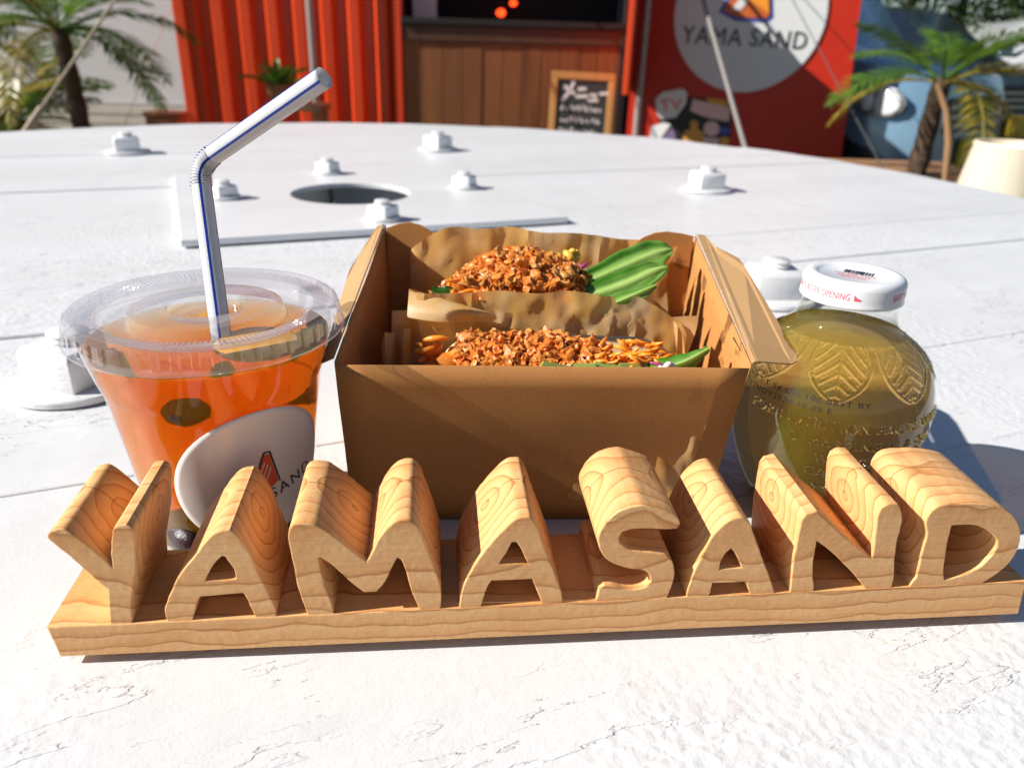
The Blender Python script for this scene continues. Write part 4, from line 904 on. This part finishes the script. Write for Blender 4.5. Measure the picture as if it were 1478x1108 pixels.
def panel_poly(name, pxs, mat, parent, off, th=.004):
    b = MB(); b.panel([pp(x, y, off) for x, y in pxs], th); return b.build(name, mat, parent)
panel_poly('logo_shadow', [(1037, 18), (1062, -25), (1114, -60), (1116, 26), (1108, 33), (1062, 31)], M['stblue'], dsc, .027, .003)
panel_poly('logo_filling', [(1043, 16), (1068, -22), (1110, -54), (1111, 22), (1104, 27), (1064, 25)], M['logobr'], dsc, .032, .003)
panel_poly('logo_bread', [(1082, 0), (1086, -30), (1109, -50), (1110, 20)], M['logoor'], dsc, .036, .003)
for k in range(3): panel_poly('logo_line', [(1056+k*5, 14), (1060+k*5, 15), (1082+k*4, -14), (1078+k*4, -15)], M['disc'], dsc, .036, .003)
# stickers at the foot of the panel
panel_poly('sticker_backing', [(950, 165), (985, 138), (1052, 148), (1056, 172), (1050, 230), (958, 230)], M['ink'], PN, .020)
def sticker(name, pxs, mat, off): return panel_poly(name, pxs, mat, PN, off)
bub = sticker('speech_bubble_sticker', [(946, 143), (957, 133), (986, 128), (992, 135), (990, 150), (975, 170), (955, 172), (948, 165)], M['white'], .026)
text_on_panel('TV', (953, 161), (985, 158), 14, M['orange'], 'bubble_lettering', bub, .031)
sc_ = sticker('script_sticker', [(1000, 143), (1054, 156), (1052, 176), (1020, 170), (996, 160)], M['stpink'], .026)
sticker('figure_sticker', [(985, 207), (988, 190), (997, 186), (996, 176), (1002, 173), (1008, 177), (1007, 187), (1016, 191), (1018, 209)], M['stbrown'], .026)
sticker('round_sticker', [(1014+12*math.cos(k*.6283)+13, 186+11*math.sin(k*.6283)) for k in range(10)], M['stpink'], .026)
sticker('blue_sticker', [(1038, 183), (1055, 186), (1050, 196), (1038, 192)], M['stblue'], .027); sticker('pale_sticker', [(940, 183), (958, 177), (968, 180), (952, 202), (938, 198)], M['white'], .027); sticker('purple_sticker', [(955, 200), (970, 184), (975, 195), (975, 214), (955, 213)], M['stpurple'], .0265)
sticker('yellow_sticker', [(1040, 198), (1053, 199), (1050, 216), (1040, 214)], M['stbrown'], .027); sticker('lilac_sticker', [(1016, 198), (1038, 200), (1038, 214), (1016, 214)], M['stpink'], .027); sticker('amber_sticker', [(1020, 141), (1052, 145), (1050, 156), (1022, 149)], M['stbrown'], .0255)

# --- chalkboard
YB = 4.55; qa, qb = on_y(800, 104, YB), on_y(894, 108, YB); CB = empty('menu_chalkboard', ((qa.x+qb.x)/2-.03, YB, 0), (R(-7), 0, R(-1))); tag(CB, 'wood framed menu chalkboard leaning by the counter', 'chalkboard')
hw = (qb.x-qa.x)/2; ht = qa.z*1.005; hb = ht-.86; lean = R(1.3)
def cbox(name, x0, x1, z0, z1, y0, y1, mat, par=CB): b = MB(); b.box(x0, x1, y0, y1, z0, z1, Matrix.Rotation(lean, 4, 'Y')); return b.build(name, mat, par, bevel=.003)
cbox('frame_rail', -hw, hw, ht-.04, ht, -.012, .012, M['frame']); cbox('frame_rail', -hw, hw, hb, hb+.04, -.012, .012, M['frame']); cbox('frame_stile', -hw, -hw+.036, hb+.0405, ht-.0405, -.012, .012, M['frame']); cbox('frame_stile', hw-.036, hw, hb+.0405, ht-.0405, -.012, .012, M['frame'])
sl = cbox('slate', -hw+.037, hw-.037, hb+.041, ht-.041, -.004, .004, M['slate'])
cbox('leg', -hw, -hw+.03, 0.0, hb-.001, -.010, .010, M['frame']); cbox('leg', hw-.03, hw, 0.0, hb-.001, -.010, .010, M['frame'])
def stroke(pts, w, name='chalk_stroke'):
    b = MB(); P = [Vector((p[0], -.0052, p[1])) for p in pts]
    Ml = Matrix.Rotation(lean, 4, 'Y')
    for i in range(len(P)-1):
        d = (P[i+1]-P[i]).normalized(); n_ = Vector((-d.z, 0, d.x))*w/2; e_ = d*w*.3; b.panel([Ml @ (P[i]-n_-e_), Ml @ (P[i+1]-n_+e_), Ml @ (P[i+1]+n_+e_), Ml @ (P[i]+n_-e_)], .0016)
    b.build(name, M['chalk'], sl)
def glyph(lines, ox, oz, s, w): 
    for l in lines: stroke([(ox+x*s, oz+z*s) for x, z in l], w)
gx = -hw+.07; gz = ht-.135; s_g = .062
glyph([[(.85, 1.25), (.6, .55), (0, -.25)], [(.15, .85), (.95, .35)]], gx, gz, s_g*1.05, .018)
glyph([[(.15, .75), (.75, .80)], [(0, .12), (.95, .18)]], gx+.078, gz, s_g, .017)
glyph([[(.15, .58), (.70, .62), (.60, .05)], [(0, .02), (.95, .06)]], gx+.148, gz-.012, s_g*.85, .015)
glyph([[(0, .5), (.75, .58)]], gx+.210, gz, s_g*.9, .017)
for row, zz in enumerate((ht-.205, ht-.268, ht-.330, ht-.395)):
    x = -hw+.06
    while x < hw-.08:
        hh = random.uniform(.018, .034); k = random.randint(2, 3)
        for _ in range(k): stroke([(x+random.uniform(0, .018), zz+random.uniform(0, hh)), (x+random.uniform(.006, .026), zz+random.uniform(0, hh))], .009)
        x += random.uniform(.024, .032)

# --- palms
def frond_mesh(L, droop, nl=34, w=.24, seed=0):
    mb = MB(); pts = []
    for i in range(13):
        t = i/12; pts.append(Vector((L*(t-.10*t**3), 0, L*(.42*t-droop*t*t))))
    mb.tube(pts, [.010*(1-.85*i/12) for i in range(13)], 5)
    def at(t): k = t*12; i = min(int(k), 11); return pts[i].lerp(pts[i+1], k-i)
    rnd = random.Random(seed)
    for i in range(nl):
        t = .16+.84*i/(nl-1); p = at(t); l = L*w*(math.sin(math.pi*min(1, .12+t*.9))**.7+.12); d = (at(min(1, t+.03))-at(max(0, t-.03))).normalized()
        for s in (-1, 1):
            out = (Vector((0, s, 0))*.85+d*.65+Vector((0, 0, .28-.75*rnd.random()*t))).normalized(); l2 = l*rnd.uniform(.8, 1.1)
            wd = d*.0085; mid_ = p+out*l2*.5+Vector((0, 0, -.02*l2)); tip = p+out*l2+Vector((0, 0, -.22*l2))
            mb.add([p-wd*.4, p+wd*.4, mid_+wd, mid_-wd, tip], [(0, 1, 2, 3), (3, 2, 4)])
    return mb.mesh('frond')
FM = [frond_mesh(.85, .42, 44, .24, 1), frond_mesh(.85, .62, 44, .24, 2), frond_mesh(.85, .30, 44, .22, 3), frond_mesh(.85, .85, 40, .2, 4)]
for f_ in FM: f_.materials.append(None)
def palm(name, label, base, h, tr, n, scale, seed, lean_=(0, 0), yel=.15, group=None, lo=-.35, hi=1.15):
    rnd = random.Random(seed); root = empty(name, base); tag(root, label, 'palm tree', group)
    pts = [Vector((lean_[0]*t*t*h, lean_[1]*t*t*h, h*t)) for t in [i/14 for i in range(15)]]
    b = MB(); b.tube(pts, [tr*(1.12 if i % 2 else .92)*(1.25-.35*i/14) for i in range(15)], 14); b.build('trunk', M['trunk'], root, smooth=25)
    top = pts[-1]
    for k in range(n):
        a = k*2.399+rnd.uniform(-.25, .25); el = lo+(hi-lo)*(k+.5)/n
        o = bpy.data.objects.new('frond', FM[rnd.choice((0, 1, 2)) if el > .2 else rnd.choice((1, 3))]); COL.objects.link(o); o.parent = root; o.location = top-Vector((0, 0, .02))
        o.rotation_euler = (rnd.uniform(-.25, .25), -el*.75+.15, a); s = scale*rnd.uniform(.8, 1.15); o.scale = (s, s, s)
        o.material_slots[0].link = 'OBJECT'; o.material_slots[0].material = M['frondy'] if rnd.random() < (yel if el > .1 else yel+.35) else M['frond']
    return root
def gpos(x, Y): q = on_y(x, 170, Y); return (q.x, q.y, 0)
palm('palm_tree', 'palm with slim brown trunk in front of the white wall', gpos(118, 4.1), 1.02, .042, 17, .78, 3, (-.03, 0), .12, 'palms by the container')
palm('palm_tree', 'low bushy palm with yellowing fronds beside the tan guy rope', gpos(18, 4.4), .55, .06, 30, .72, 9, (0, 0), .38, 'palms by the container')
palm('palm_tree', 'leafy palm at the corner of the mauve wall', gpos(-55, 4.9), .95, .06, 26, .9, 14, (0, 0), .2, 'palms by the container')
pr = palm('palm_tree', 'palm in front of the light blue van with a dry hanging frond', gpos(1338, 3.55), .93, .040, 12, .70, 21, (.03, 0), .2, 'palms by the container', -.25, 1.0)
b = MB(); pa, pb, pc, pd = on_y(1352, 122, 3.5), on_y(1366, 160, 3.46), on_y(1370, 205, 3.44), on_y(1362, 275, 3.42); off_ = Vector(pr.location)
b.tube([p_-off_ for p_ in (pa, pb, pc, pd)], [.014, .013, .017, .011], 8); b.build('dry_frond', M['dead'], pr, smooth=50)
# --- potted plant on a stool
ps = on_y(430, 165, 4.55); ST = empty('wooden_stool', (ps.x, ps.y, 0)); tag(ST, 'low wooden stool against the red corrugated wall', 'stool'); sh_ = on_y(430, 150, 4.55).z
b = MB(); b.box(-.16, .16, -.13, .13, sh_-.03, sh_); b.build('seat', M['pallet'], ST, bevel=.004)
for sx_ in (-1, 1):
    for sy_ in (-1, 1): b = MB(); b.box(sx_*.13-.016, sx_*.13+.016, sy_*.10-.016, sy_*.10+.016, 0, sh_-.031); b.build('leg', M['pallet'], ST)
pq = on_y(400, 150, 4.55); PT = empty('potted_plant', (pq.x+.02, pq.y-.02, sh_)); tag(PT, 'leafy green plant in terracotta pot on the low stool', 'plant')
b = MB(); b.lathe([(.001, 0), (.045, 0), (.062, .085), (.068, .087), (.068, .10), (.060, .10), (.055, .08), (.001, .08)], 24); b.build('pot', M['pot'], PT, smooth=40)
for k in range(22):
    a = k*2.4; el = random.uniform(.3, 1.35); L_ = random.uniform(.12, .24); mb = MB()
    mb.grid(lambda u, v: Vector((L_*u*math.cos(el)+.02, (v-.5)*.045*math.sin(math.pi*min(1, u*.9+.1)), L_*(u*math.sin(el)-.35*u*u)+.008*abs(v-.5)*4)), 6, 2)
    mb.build('leaf', M['frond'], PT, smooth=60, loc=(0, 0, .085), rot=(0, 0, a))
# --- white wall and mauve wall at the left
WB = empty('white_building', (wx(150, 60, 7.6), 7.6, 0)); tag(WB, 'plain white wall with cream boards along its foot', 'building'); xw0, xw1 = -2.9, 2.4
b = MB(); b.box(xw0, xw1, 0, .2, .385, 3.4); b.build('wall', M['wall'], WB)
b = MB(); b.box(xw0, xw1, .02, .2, 0, .38); b.build('plinth', M['wall'], WB)
for k in range(4): b = MB(); b.box(xw0, xw1, -.03, .0, .02+k*.09, .095+k*.09); b.build('foot_board', M['slat'], WB, bevel=.004)
q = on_y(248, 178, 5.4); b = MB(); b.box(-.11, .11, -.1, .1, 0, .50); b.box(-.12, .12, -.11, .11, .503, .53); o = b.build('planter_crate', M['pallet'], None, bevel=.005, loc=(q.x-.02, q.y, 0)); tag(o, 'small pale wooden crate beside the container corner', 'crate')
MW = empty('mauve_building', (wx(-40, 60, 8.6)-1.2, 8.6, 0)); tag(MW, 'dull mauve wall behind the palms', 'building'); b = MB(); b.box(-2.5, 1.35, 0, .25, 0, 3.2); b.build('wall', M['mauve'], MW); b = MB(); b.box(-2.6, 1.45, -.1, .35, 3.203, 3.3); b.build('coping', M['slat'], MW)
# --- guy ropes
def rope(name, label, a, ya, b_, yb, r_, mat, extra=None):
    P, Q = on_y(a[0], a[1], ya), on_y(b_[0], b_[1], yb); d = P-Q; top = Q+d*((2.62-Q.z)/d.z); bot = Q+d*((0.0-Q.z)/d.z)
    o = empty(name, bot); tag(o, label, 'rope', 'guy ropes'); t = MB(); t.tube([Vector((0, 0, 0)), top-bot], r_, 8); t.build('line', mat, o, smooth=60)
    pk = MB(); pk.tube([(0, 0, -.02), (0, 0, .08)], .012, 8); pk.build('peg', M['metal'], o)
    if extra:
        e0 = on_y(*extra[0], yb+(ya-yb)*.02)-bot; e0 = d.normalized()*((e0).dot(d.normalized())); e1 = e0+d.normalized()*extra[1]; t = MB(); t.tube([e0*.35, e0, e0+(e1-e0)*.01], [r_*2.2, r_*2.2, r_*.9], 8); t.build('tensioner', mat, o, smooth=60)
rope('guy_rope', 'thick tan guy rope slanting past the slim palm', (166, 0), 3.7, (45, 178), 3.3, .0065, M['rope'], ((60, 150), .1))
rope('guy_rope', 'very thin pale line in front of the white wall', (252, 0), 5.3, (186, 165), 4.9, .0022, M['rope'])
rope('guy_rope', 'thick grey guy rope crossing the round logo disc', (1015, 0), 4.3, (1076, 215), 3.5, .0110, M['wire'])
rope('guy_rope', 'thin dark line from logo disc down towards the van', (1160, 30), 4.2, (1273, 241), 3.2, .0026, M['thin'])
# --- vehicles
def car(name, label, loc, rz, mat, st, wheelx, win, extras=True, group='vehicles parked beyond the table'):
    """st: stations (x from front, z bottom, z belt, z top, half width low, half width top)"""
    root = empty(name, loc, (0, 0, rz)); tag(root, label, 'car', group)
    mb = MB(); K = 15; vs = []
    for x, zb_, zm, zt, wl_, wt_ in st:
        sec = [(wl_*.90, zb_), (wl_*.985, zb_+.07), (wl_, zb_+(zm-zb_)*.5), (wl_*.985, zm-.03), (wl_*.965, zm), (wl_*.965+(wt_-wl_*.965)*.5, zm+(zt-zm)*.5), (wt_, zt-(zt-zm)*.12-.01), (wt_*.88, zt), (0, zt+.012)]
        row = sec+[(-a, b_) for a, b_ in reversed(sec[:-1])]; vs += [(x, a, b_) for a, b_ in row]
    w = len(row); n = len(st); fs = [(i*w+j, i*w+j+1, (i+1)*w+j+1, (i+1)*w+j) for i in range(n-1) for j in range(w-1)]+[(i*w, (i+1)*w, (i+1)*w+w-1, i*w+w-1) for i in range(n-1)]
    fs += [tuple(reversed(range(w))), tuple((n-1)*w+j for j in range(w))]
    mb.add(vs, fs); mb.build('body', mat, root, smooth=35)
    for side in (-1, 1):
        for q in win['side']:
            b = MB(); P = [Vector((x, side*y, z)) for x, y, z in q]; b.panel(P, .012); b.build('side_window', M['carglass'], root)
    b = MB(); b.panel(win['front'], .012); b.build('windscreen', M['carglass'], root)
    for x in wheelx:
        for side in (-1, 1):
            W = st[len(st)//2][4]; b = MB(); Mx = Matrix.Translation((x, side*(W-.09), .285)) @ Matrix.Rotation(R(90)*side, 4, 'X')
            b.lathe([(.19, -.10), (.27, -.10), (.285, -.07), (.285, .07), (.27, .095), (.20, .10), (.19, .085)], 32, M=Mx); ty = b.build('tyre', M['tyre'], root, smooth=40)
            b = MB(); b.lathe([(.192, -.06), (.192, .085), (.175, .088), (.165, .06), (.05, .07), (.001, .075)], 32, M=Mx)
            for k in range(8): b.box(.05, .17, -.014, .014, -.088, -.062, Mx @ Matrix.Rotation(k*math.pi/4, 4, 'Z'))
            b.build('rim', M['rim'], ty, smooth=40)
            b = MB(); b.lathe([(.31, -.02), (.335, -.02), (.335, .02), (.31, .02)], 32, close=True, M=Matrix.Translation((x, side*(W-.012), .285)) @ Matrix.Rotation(R(90), 4, 'X')); b.build('wheel_arch', M['trim'], root, smooth=40)
    W = st[3][4]
    for side in (-1, 1):
        b = MB(); b.lathe([(.001, .045), (.06, .04), (.10, .025), (.115, 0), (.115, -.05)], 24, M=Matrix.Translation((.07, side*(W-.21), .745)) @ Matrix.Rotation(R(-80), 4, 'Y') @ Matrix.Rotation(R(12*side), 4, 'X')); b.build('headlight', M['lamp'], root, smooth=50)
        b = MB(); b.panel([(.25+.135*math.cos(k*.5236), side*(W+.006), .765+.085*math.sin(k*.5236)) for k in range(12)], .02); bz = b.build('headlight_bezel', M['rim'], root, bevel=.004)
        b = MB(); b.panel([(.215+.075*math.cos(k*.5236), side*(W+.019), .765+.065*math.sin(k*.5236)) for k in range(12)], .02); b.build('headlight_lens', M['lamp'], bz, bevel=.006, smooth=40)
        b = MB(); b.panel([(.332+.035*math.cos(k*.5236), side*(W+.019), .765+.050*math.sin(k*.5236)) for k in range(12)], .02); b.build('indicator_lens', M['lamp'], bz, bevel=.006, smooth=40)
        b = MB(); b.box(-.05, .05, -.10, .10, -.075, .075, Matrix.Translation((win['mirror'], side*(W+.13), 1.10))); mr = b.build('mirror', mat, root, bevel=.03, smooth=50)
        b = MB(); b.box(-.008, .008, -.085, .085, -.06, .06, Matrix.Translation((win['mirror']-.054, side*(W+.13), 1.10))); b.build('mirror_face', M['teal'], mr, bevel=.006)
    b = MB(); b.box(-.012, .03, -W*.62, W*.62, .60, .80); b.build('grille', M['trim'], root, bevel=.01)
    for k in range(3): b = MB(); b.box(-.020, -.013, -W*.60, W*.60, .625+k*.055, .650+k*.055); b.build('grille_bar', M['rim'], root)
    b = MB(); b.box(-.045, -.015, -.165, .165, .40, .565); b.build('number_plate', M['plate'], root, bevel=.004)
    b = MB(); b.box(-.03, .10, -W*.93, W*.93, .235, .375); b.build('lower_bumper', M['trim'], root, bevel=.02)
    for side in (-1, 1): b = MB(); b.panel([(.10, side*(W+.016), .25), (.95, side*(W+.022), .25), (.95, side*(W+.022), .44), (.62, side*(W+.022), .60), (.30, side*(W+.020), .52), (.10, side*(W+.016), .42)], .012); b.build('side_shade_panel', M['trim'], root)  # added black panels standing in for shade along the lower body sides
    return root
VAN = [(.00, .30, .62, .80, .60, .55), (.05, .26, .72, .90, .69, .62), (.20, .24, .84, .965, .725, .68), (.62, .24, .93, 1.02, .735, .69), (.70, .24, .96, 1.06, .735, .68), (1.18, .24, .98, 1.66, .735, .60), (1.40, .24, .98, 1.72, .735, .595), (2.4, .24, .98, 1.74, .735, .595), (3.15, .24, .98, 1.71, .73, .585), (3.36, .28, .96, 1.60, .70, .56), (3.40, .36, .90, 1.40, .66, .54)]
VW = dict(side=[[(.80, .716, 1.03), (.98, .722, 1.01), (1.26, .640, 1.54), (1.12, .644, 1.46)], [(1.02, .722, 1.00), (1.95, .726, 1.00), (1.95, .640, 1.58), (1.32, .642, 1.58)], [(2.02, .726, 1.00), (2.95, .724, 1.00), (2.85, .636, 1.57), (2.02, .640, 1.58)]], front=[Vector((.735, -.60, 1.075)), Vector((.735, .60, 1.075)), Vector((1.150, .54, 1.60)), Vector((1.150, -.54, 1.60))], mirror=1.0)
fv = on_y(1372, 120, 5.55)
car('light_blue_van', 'light blue boxy van with yellow number plate behind the palm', (2.76, 4.98, 0), R(180-46), M['carblue'], VAN, (.60, 2.85), VW)
HAT = [(.00, .30, .58, .72, .66, .60), (.06, .25, .66, .80, .78, .70), (.25, .23, .76, .86, .83, .76), (.95, .23, .86, .96, .85, .78), (1.08, .23, .88, 1.00, .85, .76), (1.75, .23, .92, 1.40, .85, .62), (2.1, .23, .92, 1.47, .85, .60), (2.9, .23, .93, 1.46, .85, .60), (3.7, .25, .94, 1.34, .84, .60), (4.05, .30, .92, 1.12, .80, .62), (4.15, .38, .86, .98, .74, .60)]
HW = dict(side=[[(1.45, .838, .94), (2.4, .842, .95), (2.4, .670, 1.38), (1.92, .672, 1.37)], [(2.46, .842, .95), (3.4, .838, .96), (3.2, .662, 1.35), (2.46, .668, 1.38)]], front=[Vector((1.12, -.66, 1.02)), Vector((1.12, .66, 1.02)), Vector((1.72, .56, 1.37)), Vector((1.72, -.56, 1.37))], mirror=1.40)
fb = on_y(1440, 150, 7.0)
car('black_hatchback', 'black hatchback parked beyond the light blue van', (fb.x+.25, 7.0, 0), R(180-75), M['carblack'], HAT, (.78, 3.25), HW)
fw = on_y(1400, 60, 9.6)
car('white_car', 'white car parked furthest back under the trees', (fw.x-.9, 9.6, 0), R(180-168), M['carwhite'], HAT, (.78, 3.25), HW)
# --- pallet, planter
q = on_y(1335, 240, 3.75); PL = empty('wooden_pallet', (q.x-.1, q.y, 0)); tag(PL, 'low wooden pallet at the foot of the palm', 'pallet')
zt = on_y(1335, 243, 3.75).z
for k in range(5): b = MB(); b.box(-.30, .30, -.22+k*.1, -.14+k*.1, zt-.02, zt); b.build('slat', M['pallet'], PL)
for sx_ in (-.28, 0, .28): b = MB(); b.box(sx_-.03, sx_+.03, -.22, .26, 0, zt-.021); b.build('bearer', M['pallet'], PL)
q = on_y(1470, 207, 2.35); b = MB(); hz_ = q.z
b.lathe([(.001, .0), (.225, .0), (.222, .02), (.118, hz_-.012), (.120, hz_-.006), (.117, hz_), (.108, hz_), (.104, hz_-.02), (.001, hz_-.03)], 56); o = b.build('cream_planter', M['cream'], None, smooth=40, loc=(q.x+.005, q.y, 0)); tag(o, 'tall smooth cream cone shaped planter beyond the table edge', 'planter')
# --- hedge trees behind the cars
def shrub(name, label, base, h, rad, n, seed, mat, group):
    rnd = random.Random(seed); root = empty(name, base); tag(root, label, 'tree', group)
    b = MB(); b.tube([(0, 0, 0), (.05, .02, h*.35), (0, 0, h*.6)], [.09, .07, .04], 8); b.build('trunk', M['trunk'], root, smooth=40)
    mb = MB()
    for i in range(n):
        while True:
            p = Vector((rnd.uniform(-1, 1), rnd.uniform(-1, 1), rnd.uniform(-1, 1)))
            if p.length < 1 and noise.noise(p*2.2+Vector((seed, 0, 0))) > -.22: break
        p = Vector((p.x*rad, p.y*rad, h*.52+p.z*h*.48)); a = Vector((rnd.gauss(0, 1), rnd.gauss(0, 1), rnd.gauss(0, .6))).normalized(); s = a.cross(Vector((rnd.gauss(0, 1), rnd.gauss(0, 1), rnd.gauss(0, 1)))).normalized(); L_ = rnd.uniform(.05, .11)
        mb.add([p, p+a*L_*.5+s*L_*.3, p+a*L_, p+a*L_*.5-s*L_*.3], [(0, 1, 2, 3)])
    mb.build('crown', mat, root)
for i, (px_, Y) in enumerate(((1220, 12), (1300, 12.5), (1375, 11.8), (1450, 12.3), (1530, 11.5), (1610, 12))):
    q = on_y(px_, 60, Y); shrub('hedge_tree', 'dense dark green tree beyond the parked cars', (q.x, q.y, 0), 3.4+.3*(i % 3), 1.0, 3600, 30+i, M['leaf'], 'trees beyond the cars')
